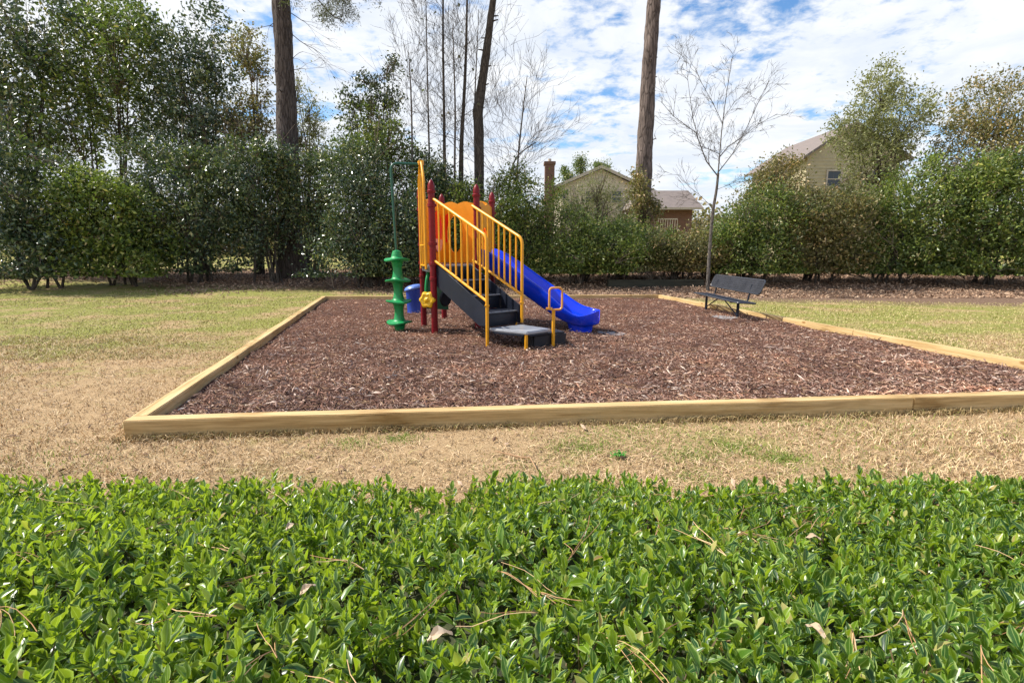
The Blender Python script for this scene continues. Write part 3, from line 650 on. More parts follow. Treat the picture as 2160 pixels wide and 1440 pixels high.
def flower():
    c = Vector((-1.475, 8.93, .66)); n = Vector((-.25, -.95, .05)).normalized(); u = Vector((0, 0, 1)).cross(n).normalized(); v = n.cross(u)
    rad = lambda a: .136 + .013 * math.cos(6 * a); vs = []; N_ = 72; lay = [(1.0, -.05), (1.05, -.03), (1.05, .0), (.96, .03), (.75, .045), (.45, .035), (.32, .04), (.12, .07)]
    for s, h in lay: vs += [c + n * h + (u * math.cos(a) + v * math.sin(a)) * rad(a) * s for a in [2 * math.pi * k / N_ for k in range(N_)]]
    fs = [(i * N_ + k, i * N_ + (k + 1) % N_, (i + 1) * N_ + (k + 1) % N_, (i + 1) * N_ + k) for i in range(len(lay) - 1) for k in range(N_)] + [tuple(range(N_))[::-1], tuple((len(lay) - 1) * N_ + k for k in range(N_))]
    o = MB().add(vs, fs).build('flower_wheel', M['yflower'], play)
    MB().tube([c, c - n * .2], .02, 10).build('axle', M['black'], o)
    ax = A + Vector((.16, .3, .66)); b = MB(); b.lathe([(.02, -.03), (.13, -.025), (.15, 0), (.13, .025), (.02, .03)], ax, 28, axis=(.7, -.5, 0)); b.build('black_wheel', M['black'], play)
    g = MB(); pts = [B.lerp(D, .15) + Z(1.18), B.lerp(D, .1) + Vector((0, -.1, 1.0)), B.lerp(D, .08) + Vector((0, -.12, .8)), B.lerp(D, .08) + Vector((0, -.1, .62))]; g.tube(fillet(pts, .08), .035, 10)
    g.build('green_handle', M['green'], play)
    gp = MB(); q1, q2 = A.lerp(D, .15), A.lerp(D, .30)
    gp.box((B + D) / 2 + Vector((-.25, .08, .8)), (.45, .02, .8), math.atan2((D - B).y, (D - B).x), .004); gp.build('play_panel', M['gpole'], play)
flower()
def drum():
    t = thing('plastic_drum', (-2.33, 12.15, .05), 'blue plastic drum with lighter domed lid half hidden by the green climber', 'drum'); c = Vector((-2.33, 12.15, .02))
    MB().lathe([(.15, 0), (.165, .03), (.155, .06), (.165, .3), (.18, .52), (.19, .6)], c, 28).build('barrel', M['drum'], t)
    def tilt(r, z, a): return -.05 * (r / .24) * math.cos(a) * -1
    MB().lathe([(.195, .585), (.21, .60), (.21, .625), (.18, .665), (.11, .69), (.02, .70)], c, 28, wob=tilt).build('lid', M['drumlid'], t)
drum()

# worn patches of weed cloth showing through the mulch
def cloth_patch(c, rx, ry, label, seed):
    rng = random.Random(seed); n = 40; vs = [Vector((c[0], c[1], mz(*c) + .016))]; rad = []
    for k in range(n):
        a = 2 * math.pi * k / n; r = 1 + .35 * noise.noise(Vector((math.cos(a) * 1.5, math.sin(a) * 1.5, seed))) + rng.uniform(-.08, .08)
        x, y = c[0] + rx * r * math.cos(a), c[1] + ry * r * math.sin(a); vs.append(Vector((x, y, mz(x, y) + .006 + rng.uniform(0, .008))))
    mb = MB().add(vs, [(0, 1 + k, 1 + (k + 1) % n) for k in range(n)]); mb.add([v - Z(.006) for v in vs], [(0, 1 + (k + 1) % n, 1 + k) for k in range(n)])
    o = mb.build('ground_cloth', M['cloth'], None, org=(*c, 0)); tag(o, label, 'ground cloth', 'bare patches of ground cloth')
M['cloth'] = paint('grey_weed_cloth', (.27, .25, .25), .85, .9, (.10, .065, .05), bscale=120)
cloth_patch((1.83, 9.25), .27, .16, 'grey ground cloth showing through mulch at the slide exit', 3)
cloth_patch((4.62, 11.1), .26, .30, 'grey ground cloth showing through mulch below the bench', 8)

# ------------------------------------------------------------------ bench
def bench():
    t = thing('park_bench', (4.85, 11.9, .05), 'black coated metal bench with perforated seat and back at the right edge of the bed', 'bench')
    y0, y1 = 10.52, 13.14
    def panel(pc, pf, name, rib):        # pc: lower / inner edge point (x,z), pf: outer edge
        a, b = Vector((pc[0], 0, pc[1])), Vector((pf[0], 0, pf[1])); d = (b - a); ln = d.length; dn = d.normalized(); r = .06
        def P(s, y): return a + dn * s + Vector((0, y, 0))
        out = []
        for (cs, cy, a0) in ((ln - r, y1 - r, 0), (r, y1 - r, 90), (r, y0 + r, 180), (ln - r, y0 + r, 270)):
            for k in range(6): an = R(a0 + 18 * k); out.append(P(cs + r * math.cos(an), cy + r * math.sin(an)))
        fr = MB().tube(out, .017, 8, closed=True).build(name, M['bench'], t)
        rb = MB(); nn = int((y1 - y0) / .036)
        for i in range(1, nn): y = y0 + (y1 - y0) * i / nn; rb.tube([P(.01, y), P(ln - .01, y)], .0125, 5)
        for i in range(1, 6): rb.tube([P(ln * i / 6, y0 + .01), P(ln * i / 6, y1 - .01)], .011, 5)
        rb.build(rib, M['bench'], fr); return fr
    panel((4.64, .45), (5.03, .43), 'seat', 'mesh'); panel((5.07, .62), (5.18, .90), 'backrest', 'mesh')
    # drip edges of the seat
    for y in (10.99, 12.80):
        lg = MB(); lg.tube([Vector((4.86, y, -.05)), Vector((4.86, y, .42))], .03, 12); lg.box((4.86, y, .415), (.36, .06, .025), 0, .004); lg.build('leg', M['black'], t)
        bk = MB(); bk.tube(fillet([Vector((4.86, y, .40)), Vector((5.05, y, .42)), Vector((5.13, y, .80))], .06), .02, 8); bk.build('back_bracket', M['black'], t)
    for y, ym in ((10.99, 11.75), (12.80, 12.05)):
        MB().tube([Vector((4.86, y, .12)), Vector((4.86, ym, .41))], .014, 8).build('brace', M['black'], t)
bench()

# ------------------------------------------------------------------ foliage tools
def leaf_cards(centres, size, rng, up=.25, narrow=.5, droop=0):
    n = len(centres); d = rng.normal(size=(n, 3)); d[:, 2] += up - droop; d = unit(d); s, nn = frames(d, rng)
    L_ = (size * rng.uniform(.6, 1.35, n))[:, None]; w = L_ * narrow / 2
    V = np.stack([centres - d * L_ / 2, centres + s * w + nn * L_ * .08, centres + d * L_ / 2, centres - s * w + nn * L_ * .08], 1).reshape(-1, 3)
    b = (np.arange(n) * 4)[:, None]; return V, np.concatenate([b + np.array([[0, 1, 2]]), b + np.array([[0, 2, 3]])], 0)
CL = []
def crown_points(blobs, n, rng, per=26, sig=.2, inner=.45, flat=1.0):
    w = np.array([b[3] * b[4] * b[5] for b in blobs]) ** (2 / 3.); w /= w.sum(); m = max(1, n // per)
    k = rng.choice(len(blobs), m, p=w); bb = np.array(blobs)[k]
    d = unit(rng.normal(size=(m, 3))); r = inner + (1.04 - inner) * rng.uniform(0, 1, m) ** .6
    c = bb[:, :3] + d * bb[:, 3:6] * r[:, None]
    CL.append(c); s = sig * np.exp(rng.normal(0, .35, m)); p = np.repeat(c, per, 0) + np.clip(rng.normal(size=(m * per, 3)), -1.9, 1.9) * np.repeat(s, per)[:, None] * np.array([1, 1, flat])
    return p
def crown(name, blobs, n, size, mat, parent, seed, per=26, sig=.2, inner=.45, narrow=.5, floor=.15, flat=1.0, droop=0):
    rng = np.random.default_rng(seed); p = crown_points(blobs, n, rng, per, sig, inner, flat)
    p[:, 2] = np.where(p[:, 2] < floor + .3, floor + .3 + np.abs(p[:, 2] - floor - .3) * .4, p[:, 2])
    V, F = leaf_cards(p, size, rng, narrow=narrow, droop=droop); V = V - np.array(ORG[parent.name])
    return link(name, np_mesh(name, V, F), mat, parent)
def grow(mb, p, d, length, r, depth, rng, spread=.6, up=.25, split=(2, 3), wig=.16, seg=5, minr=.004, tips=None, shrink=.68):
    pts = [p.copy()]; rs = [r]; q = p.copy(); dd = d.copy(); step = length / seg; kids = []
    for i in range(seg):
        dd = (dd + Vector((rng.gauss(0, wig), rng.gauss(0, wig), rng.gauss(0, wig) + up * .12))).normalized(); q = q + dd * step
        rr = r * (1 - .55 * (i + 1) / seg); pts.append(q.copy()); rs.append(max(rr, minr * .6))
        if depth > 0 and i >= 1 and rng.random() < .62: kids.append((q.copy(), dd.copy(), rr))
    mb.tube(pts, rs, 6 if r > .03 else (4 if r > .012 else 3), cap=False)
    if depth > 0:
        for _ in range(rng.randint(*split)): kids.append((q.copy(), dd.copy(), r * .5))
        for q_, d_, rr in kids:
            ax = Vector((rng.gauss(0, 1), rng.gauss(0, 1), rng.gauss(0, .5))).normalized(); nd = (d_ + ax * spread * rng.uniform(.5, 1.2) + Vector((0, 0, up * .5))).normalized()
            grow(mb, q_, nd, length * shrink * rng.uniform(.7, 1.15), max(rr * .62, minr), depth - 1, rng, spread, up, split, wig, max(3, seg - 1), minr, tips, shrink)
    elif tips is not None: tips += [pts[-1], pts[len(pts) // 2]]
def trunk_mesh(path, rs, n=18, rough=.04, seed=0, sub=6):
    pts = []; rr = []
    for i in range(len(path) - 1):
        for k in range(sub): t = k / sub; pts.append(path[i].lerp(path[i + 1], t)); rr.append(rs[i] * (1 - t) + rs[i + 1] * t)
    pts.append(path[-1]); rr.append(rs[-1])
    for it in range(3): pts = [pts[0]] + [(pts[i - 1] + pts[i] * 2 + pts[i + 1]) / 4 for i in range(1, len(pts) - 1)] + [pts[-1]]
    mb = MB().tube(pts, rr, n); N_ = n
    for i, v in enumerate(mb.v):
        c = pts[min(i // N_, len(pts) - 1)]; d = v - c
        mb.v[i] = c + d * (1 + rough * noise.noise(Vector((v.x * 5 + seed, v.y * 5, v.z * 1.2))) * 2 + rough * noise.noise(Vector((v.x * 17 + seed, v.y * 17, v.z * 5))) * .9)
    return mb, pts

# ------------------------------------------------------------------ big pines and bare trees
def pine(px_path, Y, rs, label, mat, seed, top=17.5, needles=True):
    path = [at(x, y, Y) for x, y in px_path]; path = [Vector((path[0].x, Y, gz(path[0].x, Y) - .1))] + path[1:]
    last, prev = path[-1], path[-2]; d = (last - prev).normalized(); rs[0] *= 1.25
    path.append(last + d * (top - last.z)); rs = rs + [rs[-1] * .6]
    t = thing('pine_tree', (path[0].x, Y, gz(path[0].x, Y)), label, 'tree', 'tall pines behind the playground')
    mb, pts = trunk_mesh(path, rs, 28, .07, seed, 14); mb.build('trunk', mat, t, smooth=60)
    rng = random.Random(seed); blobs = []
    for k in range(9):
        p = pts[int(len(pts) * rng.uniform(.25, .85))]; a = rng.uniform(0, 6.28); rr_ = rs[-2] * .9; d_ = Vector((math.cos(a), math.sin(a), .25)); MB().tube([p + d_ * rr_ * .6, p + d_ * (rr_ + rng.uniform(.08, .3))], [.035, .018], 6).build('branch_stub', mat, t)
    for k in range(16):
        z = rng.uniform(top - 3.0, top); p = min(pts, key=lambda q: abs(q.z - z)); a = rng.uniform(0, 6.28); l = rng.uniform(1.0, 2.8)
        d = Vector((math.cos(a), math.sin(a), rng.uniform(-.05, .35))); e = p + d * l; MB().tube([p, p.lerp(e, .5) + Z(-.05), e], [.06, .04, .015], 5).build('limb', mat, t); blobs.append((e.x, e.y, e.z, .55, .55, .3, 1))
    crown('crown', [b[:6] for b in blobs], 2600, .26, M['needle'], t, seed, per=40, sig=.16, narrow=.05)
    return t, pts
M['needle'] = leafmat('pine_needles', [(0, (.03, .055, .02)), (1, (.09, .13, .05))], .15, .5)
p1, pts1 = pine([(618, 585), (612, 470), (610, 360), (605, 250), (599, 120), (593, 0)], 22, [.52, .44, .40, .37, .345, .335], 'thick dark pine trunk rising above the evergreen shrubs at the left', M['pine'], 3)
p2, pts2 = pine([(1352, 590), (1354, 450), (1358, 360), (1364, 240), (1371, 110), (1380, 0)], 25, [.42, .39, .37, .34, .31, .29], 'straight pine with warm grey bark standing before the tan gabled house', M['pine2'], 5)
p3, pts3 = pine([(1014, 590), (1012, 390), (1011, 300), (1008, 235), (1017, 175), (1030, 80), (1040, 0)], 21, [.17, .155, .17, .20, .165, .14, .12], 'slim curved pine trunk bending right above the yellow play panel', M['darkbark'], 9, top=17)
# low dead and drooping boughs of the left pine
def boughs():
    rng = random.Random(12); mb = MB(); src = at(600, -60, 22)
    mb.tube(fillet([src, at(640, -20, 21.5), at(672, 0, 21.2), at(690, 22, 21.1), at(705, 37, 21), at(722, 42, 21)], .3), [.05] * 3 + [.03] * 27 + [.02] * 2 if False else .022, 5)
    mb.tube([at(690, 22, 21.1), at(676, 32, 21.1), at(660, 38, 21)], .012, 4); mb.tube([at(683, 10, 21.1), at(668, 12, 21.1), at(659, 18, 21)], .01, 4)
    tips = []
    for s, e in (((612, -30), (740, -30)), ((612, -60), (800, -55))):
        a, b = at(*s, 22), at(*e, 20.5); mb.tube([a, a.lerp(b, .5) + Z(.2), b], [.06, .045, .02], 6)
        for k in range(9): p = a.lerp(b, .35 + .07 * k) + Z(.1); grow(mb, p, Vector((rng.gauss(.2, .4), rng.gauss(0, .4), -.7)), .85, .012, 1, rng, .6, -.3, (1, 2), .2, 4, .005, tips)
    for s, e in (((605, 60), (660, 125)), ((604, 20), (655, 60)), ((598, 45), (548, 48)), ((603, 130), (640, 110)), ((603, 150), (650, 150))):
        a, b = at(*s, 22), at(*e, 21.4); grow(mb, a, (b - a), (b - a).length, .018, 2, rng, .5, -.05, (1, 2), .12, 5, .005)
    mb.build('dead_boughs', M['darkbark'], p1)
    rg = np.random.default_rng(5); c = np.array([tuple(t) for t in tips]); c = np.repeat(c, 26, 0) + rg.normal(size=(len(c) * 26, 3)) * .13
    V, F = leaf_cards(c, .13, rg, narrow=.16, droop=.5); link('needle_tufts', np_mesh('needle_tufts', V - np.array(ORG[p1.name]), F), leafmat('brown_needles', [(0, (.06, .05, .04)), (1, (.17, .14, .10))], .2, .6), p1)
boughs()
def bare_tree(px_path, Y, rs, label, seed, mat='bark', nb=14, blen=1.6, depth=3, br=.022, start=.3, spread=.72, up=.4, leaves=0, minr=.0055, tree_name='bare_tree', group='leafless young trees behind the play bed'):
    path = [at(x, y, Y) for x, y in px_path]; path[0] = Vector((path[0].x, Y, gz(path[0].x, Y) - .1)); rng = random.Random(seed)
    t = thing(tree_name, (path[0].x, Y, gz(path[0].x, Y)), label, 'tree', group)
    mb, pts = trunk_mesh(path, rs, 8, .03, seed, 4); mb.build('trunk', M[mat], t, smooth=60); bb = MB(); tips = []
    for k in range(nb):
        f = start + (1 - start) * (k + rng.random()) / nb; i = min(int(f * (len(pts) - 1)), len(pts) - 2); a = rng.uniform(0, 6.28)
        d = Vector((math.cos(a), math.sin(a) * .8, rng.uniform(.3, 1.1))).normalized(); grow(bb, pts[i], d, blen * (1.25 - .6 * f) * rng.uniform(.6, 1.2), br * (1.3 - f), depth, rng, spread, up, (1, 2), .14, 5, minr, tips)
    bb.build('branches', M[mat], t, smooth=0)
    if leaves:
        rg = np.random.default_rng(seed); c = np.array([tuple(random.Random(seed + j).choice(tips)) for j in range(leaves)]) + rg.normal(size=(leaves, 3)) * .05; V, F = leaf_cards(c, .15, rg, narrow=.75)
        link('leaves', np_mesh('leaves', V - np.array(ORG[t.name]), F), M['deadleaf'], t)
    return t
M['deadleaf'] = leafmat('clinging_brown_leaves', [(0, (.06, .05, .03)), (1, (.16, .12, .06))], .2)
bare_tree([(940, 585), (938, 400), (937, 250), (934, 100), (935, -60)], 21.5, [.09, .07, .055, .042, .03], 'tall straight leafless sapling standing left of the forked one, with a few brown leaves', 31, 'darkbark', 22, 1.5, 2, .014, .3, leaves=26)
bare_tree([(975, 585), (972, 400), (973, 300), (980, 190), (984, 80), (986, -60)], 21, [.13, .11, .08, .06, .045, .03], 'forked leafless tree with dark lower trunk between the sapling and the curved pine', 33, 'darkbark', 20, 1.8, 3, .016, .35)
bare_tree([(966, 585), (958, 380), (961, 240), (957, 120), (955, 60)], 20.6, [.06, .045, .035, .025, .015], 'very thin leafless sapling directly behind the yellow wavy panel', 35, 'bark', 18, 1.2, 2, .011, .4, leaves=18)
bare_tree([(872, 585), (870, 360), (868, 210), (862, 110)], 20.5, [.05, .042, .03, .015], 'pale thin leafless sapling rising above the green overhead bar', 37, 'bark', 22, 1.3, 2, .012, .45)
bare_tree([(1060, 590), (1072, 390), (1085, 330), (1130, 300)], 21.2, [.06, .045, .03, .015], 'low leaning leafless tree right of the curved pine', 39, 'bark', 22, 1.9, 2, .014, .3, up=.3)
bare_tree([(905, 585), (907, 380), (903, 230), (900, 90), (898, -20)], 22.5, [.05, .042, .034, .024, .015], 'faint pale leafless sapling just left of the tall straight one', 41, 'bark', 24, 1.4, 2, .011, .4)
bare_tree([(1000, 585), (1003, 380), (1000, 230), (1006, 110), (1010, 20)], 22.8, [.05, .042, .034, .022, .012], 'faint leafless sapling half hidden behind the bend of the curved pine', 43, 'bark', 24, 1.5, 2, .011, .35)
bare_tree([(1085, 590), (1088, 380), (1100, 260), (1112, 160)], 22.4, [.05, .042, .03, .015], 'small pale leafless tree between the curved pine and the chimney', 45, 'bark', 24, 1.5, 2, .012, .35)
def right_tree():
    Y = 18.6; t = thing('bare_tree', (at(1495, 590, Y).x, Y, gz(7.2, Y)), 'spreading leafless tree with forked grey trunk behind the black bench', 'tree', 'leafless young trees behind the play bed')
    P = lambda x, y, dy=0: at(x, y, Y + dy); base = P(1494, 590); base.z = gz(base.x, Y) - .1
    mb, _ = trunk_mesh([base, P(1497, 520), P(1504, 440), P(1512, 400), P(1515, 365)], [.065, .057, .050, .045, .041], 10, .03, 4, 4); mb.build('trunk', M['bark'], t, smooth=60)
    rng = random.Random(77); bb = MB()
    limbs = [([(1515, 365), (1518, 330), (1522, 280), (1528, 230), (1537, 170), (1543, 125)], .032, 0), ([(1513, 370), (1490, 340), (1475, 300), (1468, 280), (1448, 265), (1420, 245), (1395, 215)], .028, -.5),
             ([(1475, 302), (1462, 250), (1455, 200), (1450, 160), (1448, 128)], .016, -.4), ([(1519, 330), (1535, 310), (1565, 290), (1600, 262), (1640, 240)], .024, .5), ([(1516, 362), (1545, 325), (1575, 270), (1600, 215), (1622, 170)], .024, .2),
             ([(1525, 262), (1505, 220), (1480, 175), (1470, 150)], .014, -.2), ([(1505, 440), (1480, 415), (1455, 395), (1435, 370)], .012, -.3), ([(1512, 400), (1550, 385), (1590, 380)], .010, .4), ([(1518, 325), (1495, 315), (1470, 308)], .012, .1), ([(1526, 250), (1550, 215), (1580, 195)], .012, .3)]
    for pp, r, off in limbs:
        pts = [P(x, y, off * i / len(pp)) for i, (x, y) in enumerate(pp)]; m = len(pts); bb.tube(pts, [r * .8 * (1 - .7 * i / (m - 1)) for i in range(m)], 5, cap=False)
        for i in range(1, m):
            for _ in range(3):
                q = pts[i - 1].lerp(pts[i], rng.random()); d = (pts[i] - pts[i - 1]).normalized(); ax = Vector((rng.gauss(0, 1), rng.gauss(0, 1), rng.gauss(0, .6))).normalized()
                grow(bb, q, (d + ax * .8).normalized(), rng.uniform(.35, .75), .0075, 2, rng, .75, .15, (1, 2), .2, 4, .0052)
    bb.build('branches', M['bark'], t, smooth=0)
right_tree()

# ------------------------------------------------------------------ shrubs
G_DARK = [(0, (.012, .028, .020)), (.3, (.034, .066, .042)), (.65, (.072, .115, .068)), (.86, (.15, .19, .10)), (.97, (.26, .28, .18)), (1, (.40, .40, .30))]
G_MID = [(0, (.035, .06, .022)), (.4, (.08, .13, .034)), (.75, (.16, .22, .05)), (.93, (.28, .32, .10)), (1, (.42, .36, .20))]
G_OLIVE = [(0, (.07, .07, .03)), (.4, (.16, .17, .06)), (.7, (.26, .25, .10)), (1, (.46, .35, .20))]
G_PALE = [(0, (.10, .11, .05)), (.5, (.22, .24, .10)), (1, (.42, .42, .20))]
M['fdark'] = leafmat('dark_evergreen_leaves', G_DARK, .15, .3, (.12, .2, .03), .6, big=(.7, (1.5, 1.35, .85)))
M['fmid'] = leafmat('mid_green_leaves', G_MID, .28, .4, (.2, .32, .04), .5, big=(.9, (1.35, 1.2, .8)))
M['twig'] = islandmat('grey_brown_twigs', [(0, (.10, .075, .055)), (.6, (.20, .16, .125)), (1, (.34, .27, .21))], .85)
M['fbright'] = leafmat('bright_young_leaves', [(0, (.07, .11, .02)), (.5, (.16, .23, .035)), (1, (.32, .36, .08))], .35, .4, (.35, .45, .06))
M['folive'] = leafmat('olive_leaves', G_OLIVE, .3, .45, (.3, .34, .06), big=(1.1, (1.2, .95, .75)))
M['fpale'] = leafmat('pale_spring_leaves', G_PALE, .35, .5, (.4, .45, .1))
def shrub(px, Y, base_w, blobs_px, n, size, mat, label, seed, name='evergreen_shrub', cat='shrub', group='evergreen shrubs along the back of the play bed', per=26, sig=.2, depth=1.4, stems=7, narrow=.5, inner=.45, droop=0):
    """blobs_px: (px, py, half width px, half height px) of lobes, at distance Y"""
    x0 = at(px, 560, Y).x; g = gz(x0, Y); t = thing(name, (x0, Y, g), label, cat, group); rng = random.Random(seed); k = Y / 1066.0; bl = []
    for b in blobs_px:
        c = at(b[0], b[1], Y); dd = b[4] if len(b) > 4 else rng.uniform(-.5, .5) * depth * .6
        bl.append((c.x, Y + dd, c.z, b[2] * k, min(depth, b[2] * k * 1.2), b[3] * k))
    sat = []
    if cat == 'shrub':
        for i in range(26):
            b = rng.choice(bl); a = rng.uniform(-.3, 3.45); q = rng.uniform(.75, 1.22); r_ = rng.uniform(.12, .42)
            sat.append((b[0] + math.cos(a) * b[3] * q, b[1] + rng.uniform(-.7, .4) * b[4], b[2] + math.sin(a) * b[5] * q, r_, r_, r_ * rng.uniform(.8, 1.5)))
    mb = MB()
    for i in range(stems):
        a = rng.uniform(0, 6.28); p = Vector((x0 + math.cos(a) * base_w * rng.uniform(0, .4), Y + math.sin(a) * .3, g - .05)); b = bl[i % len(bl)]; e = Vector((b[0], b[1], b[2] + b[5] * .2))
        mb.tube([p, p.lerp(e, .35) + Vector((rng.gauss(0, .1), 0, .1)), p.lerp(e, .7) + Vector((rng.gauss(0, .15), 0, 0)), e], [.05, .038, .026, .01], 6)
        for _ in range(4):
            q = p.lerp(e, rng.uniform(.2, .8)); grow(mb, q, Vector((rng.gauss(0, 1), rng.gauss(0, 1), .7)).normalized(), .9, .012, 1, rng, .6, .2, (1, 2), .16, 4, .005)
    mb.build('stems', M['darkbark'], t)
    if cat == 'shrub' and 700 < px < 2200:
        hw = max(b[3] + abs(b[0] - x0) for b in bl)
        for i in range(9): sat.append((x0 + rng.uniform(-.9, .9) * hw, Y + rng.uniform(-.6, .3), g + rng.uniform(.2, .55), .5, .45, .35))
    CL.clear(); crown('foliage', bl + sat, n, size, M[mat], t, seed, per, sig, inner, narrow, g + .1, 1.0, droop)
    cc = CL[0]; tw = MB()
    for i in range(min(len(cc), 260)):
        q = Vector(cc[rng.randrange(len(cc))]); b = min(bl + sat, key=lambda b: (b[0] - q.x) ** 2 + (b[1] - q.y) ** 2 + (b[2] - q.z) ** 2); o_ = Vector((b[0] * .6 + x0 * .4, b[1], b[2] - b[5] * .8))
        e = q + (q - o_).normalized() * rng.uniform(.0, .35); md = o_.lerp(q, .5) + Vector((rng.gauss(0, .08), rng.gauss(0, .08), .06)); tw.tube([o_, md, q, e], [.012, .009, .006, .003], 3, cap=False)
    if cat == 'shrub':
        for i in range(16):
            b = rng.choice(bl); p_ = Vector((b[0] + rng.uniform(-.8, .8) * b[3], b[1] + rng.uniform(-.6, .1), b[2] + b[5] * rng.uniform(.3, .8))); grow(tw, p_, Vector((rng.gauss(0, .35), rng.gauss(0, .2), 1)).normalized(), rng.uniform(.5, 1.0), .009, 1, rng, .7, .2, (1, 2), .14, 4, .005)
    tw.build('twigs', M['twig'], t, smooth=0)
    if cat == 'shrub':
        tops = [(b[0], b[1] - .1, b[2] + b[5] * .55, b[3] * .8, b[4] * .8, b[5] * .5) for b in bl]
        crown('young_shoots', tops + sat, max(1500, int(n * (.10 if mat == 'fdark' else .26))), size * .85, M['fmid' if mat == 'fdark' else 'fpale' if mat == 'folive' else 'fbright'], t, seed + 500, 9, .11, .7, narrow, g + .1)
    return t
# dark mass at the left, up to the green climber
shrub(560, 20.5, 1.6, [(550, 430, 55, 85), (525, 380, 55, 70), (572, 385, 40, 60), (540, 500, 55, 50), (600, 370, 30, 45)], 13000, .13, 'fdark', 'dark glossy evergreen at the left wrapped round the thick pine trunk', 101, stems=9)
shrub(660, 21.0, 1.4, [(660, 430, 32, 60), (680, 400, 30, 50), (672, 500, 32, 50), (695, 470, 35, 60)], 7000, .12, 'fdark', 'dark speckled evergreen in the gap right of the thick pine', 102, stems=7)
shrub(775, 19.6, 1.8, [(770, 470, 80, 95), (730, 430, 55, 90), (820, 450, 65, 100), (760, 370, 60, 60), (850, 500, 60, 75), (745, 540, 60, 45), (800, 545, 70, 45)], 27000, .12, 'fdark', 'large dark evergreen directly behind the green spiral climber', 103, stems=9)
shrub(790, 21.4, 1.2, [(770, 300, 58, 45), (730, 230, 22, 40), (800, 250, 40, 40), (830, 300, 45, 40), (760, 340, 70, 45), (850, 345, 50, 40)], 7500, .13, 'fmid', 'loose olive green evergreen tree top above the dark shrub, thin and gappy', 104, name='evergreen_tree', cat='tree', per=12, sig=.16, stems=10)
shrub(800, 21.8, .8, [(830, 135, 14, 24), (812, 160, 12, 14), (765, 165, 18, 12), (790, 172, 18, 10), (745, 215, 18, 24), (822, 205, 22, 24), (785, 215, 26, 14)], 2100, .12, 'fdark', 'wispy upper sprays of a sparse evergreen against the clouds', 105, name='evergreen_tree', cat='tree', per=14, sig=.13, depth=.9, stems=7)
shrub(905, 20.6, 1.2, [(900, 420, 45, 65), (930, 480, 55, 70), (880, 500, 40, 60), (960, 520, 60, 55), (935, 400, 30, 30)], 22000, .12, 'fdark', 'dark evergreen behind the maroon posts and yellow arch', 106, stems=6)
shrub(1010, 20.2, 1.2, [(1000, 500, 55, 60), (1050, 470, 45, 65), (1040, 530, 55, 40), (990, 420, 20, 30)], 15000, .11, 'fmid', 'mixed green shrub behind the yellow stair rails', 107, stems=6)
# right side hedge
shrub(1120, 21.0, 1.5, [(1110, 440, 45, 55), (1150, 475, 55, 45), (1100, 500, 55, 60), (1150, 540, 60, 42), (1075, 400, 25, 35)], 17280, .105, 'fmid', 'bushy green shrub with pale upper shoots left of the brick chimney', 108, stems=8)
shrub(1225, 20.4, 1.6, [(1215, 525, 60, 42), (1260, 518, 55, 36), (1200, 555, 60, 32), (1265, 550, 60, 34)], 18720, .105, 'fmid', 'low dark green shrub below the tan gable wall', 109, stems=8)
shrub(1240, 22.6, 1.2, [(1230, 420, 50, 45), (1265, 395, 32, 38), (1200, 440, 35, 30), (1280, 440, 45, 30)], 4200, .13, 'fpale', 'pale willowy tree in front of the tan gable wall', 110, name='willow_tree', cat='tree', per=20, sig=.22, stems=10, narrow=.22, droop=.6)
shrub(1310, 21.6, 1.5, [(1300, 505, 60, 34), (1345, 515, 50, 34), (1310, 545, 65, 36), (1370, 550, 50, 34)], 18000, .105, 'fmid', 'bright green shrub at the foot of the warm grey pine', 111, stems=8)
shrub(1352, 23.9, .6, [(1350, 420, 28, 45), (1345, 385, 20, 28), (1365, 450, 30, 30)], 2600, .13, 'folive', 'yellowish vine leaves climbing round the warm grey pine trunk', 112, name='climbing_vine', cat='vine', group=None, per=18, sig=.14, depth=.7, stems=5)
shrub(1420, 21.0, 1.5, [(1410, 525, 50, 28), (1455, 530, 45, 28), (1420, 552, 60, 32), (1470, 550, 40, 32)], 15840, .105, 'folive', 'olive green shrub below the brown hipped roof', 113, stems=8)
shrub(1500, 22.3, 1.2, [(1480, 530, 45, 35), (1530, 530, 45, 40)], 7000, .10, 'folive', 'sparse brownish shrub behind the bench and the forked bare tree', 114, stems=10, per=18)
shrub(1580, 20.5, 1.7, [(1570, 490, 50, 55), (1610, 470, 55, 60), (1600, 540, 60, 40), (1545, 520, 35, 40)], 17280, .11, 'fmid', 'bushy green shrub behind the right end of the bench', 115, stems=9)
shrub(1600, 26.0, 1.2, [(1618, 385, 22, 28), (1650, 365, 32, 36), (1600, 428, 40, 25), (1650, 420, 45, 35)], 9000, .13, 'folive', 'leafy olive tree in front of the yellow house at the right', 116, name='leafy_tree', cat='tree', per=22, sig=.24, stems=8)
# yellow green sapling crowns at the far left
shrub(545, 23.5, .8, [(548, 150, 18, 30), (530, 110, 30, 40), (552, 215, 26, 22), (520, 260, 40, 40), (556, 275, 22, 25)], 3600, .13, 'folive', 'sparse yellow green tree beside the upper part of the thick pine', 117, name='leafy_tree', cat='tree', per=16, sig=.2, stems=8)
shrub(645, 24.0, .8, [(650, 230, 26, 30), (640, 290, 26, 26), (665, 330, 28, 28), (628, 190, 12, 30), (670, 270, 18, 22)], 3400, .10, 'fpale', 'thin hazy twiggy tree just right of the thick pine', 118, name='leafy_tree', cat='tree', per=12, sig=.2, stems=9)
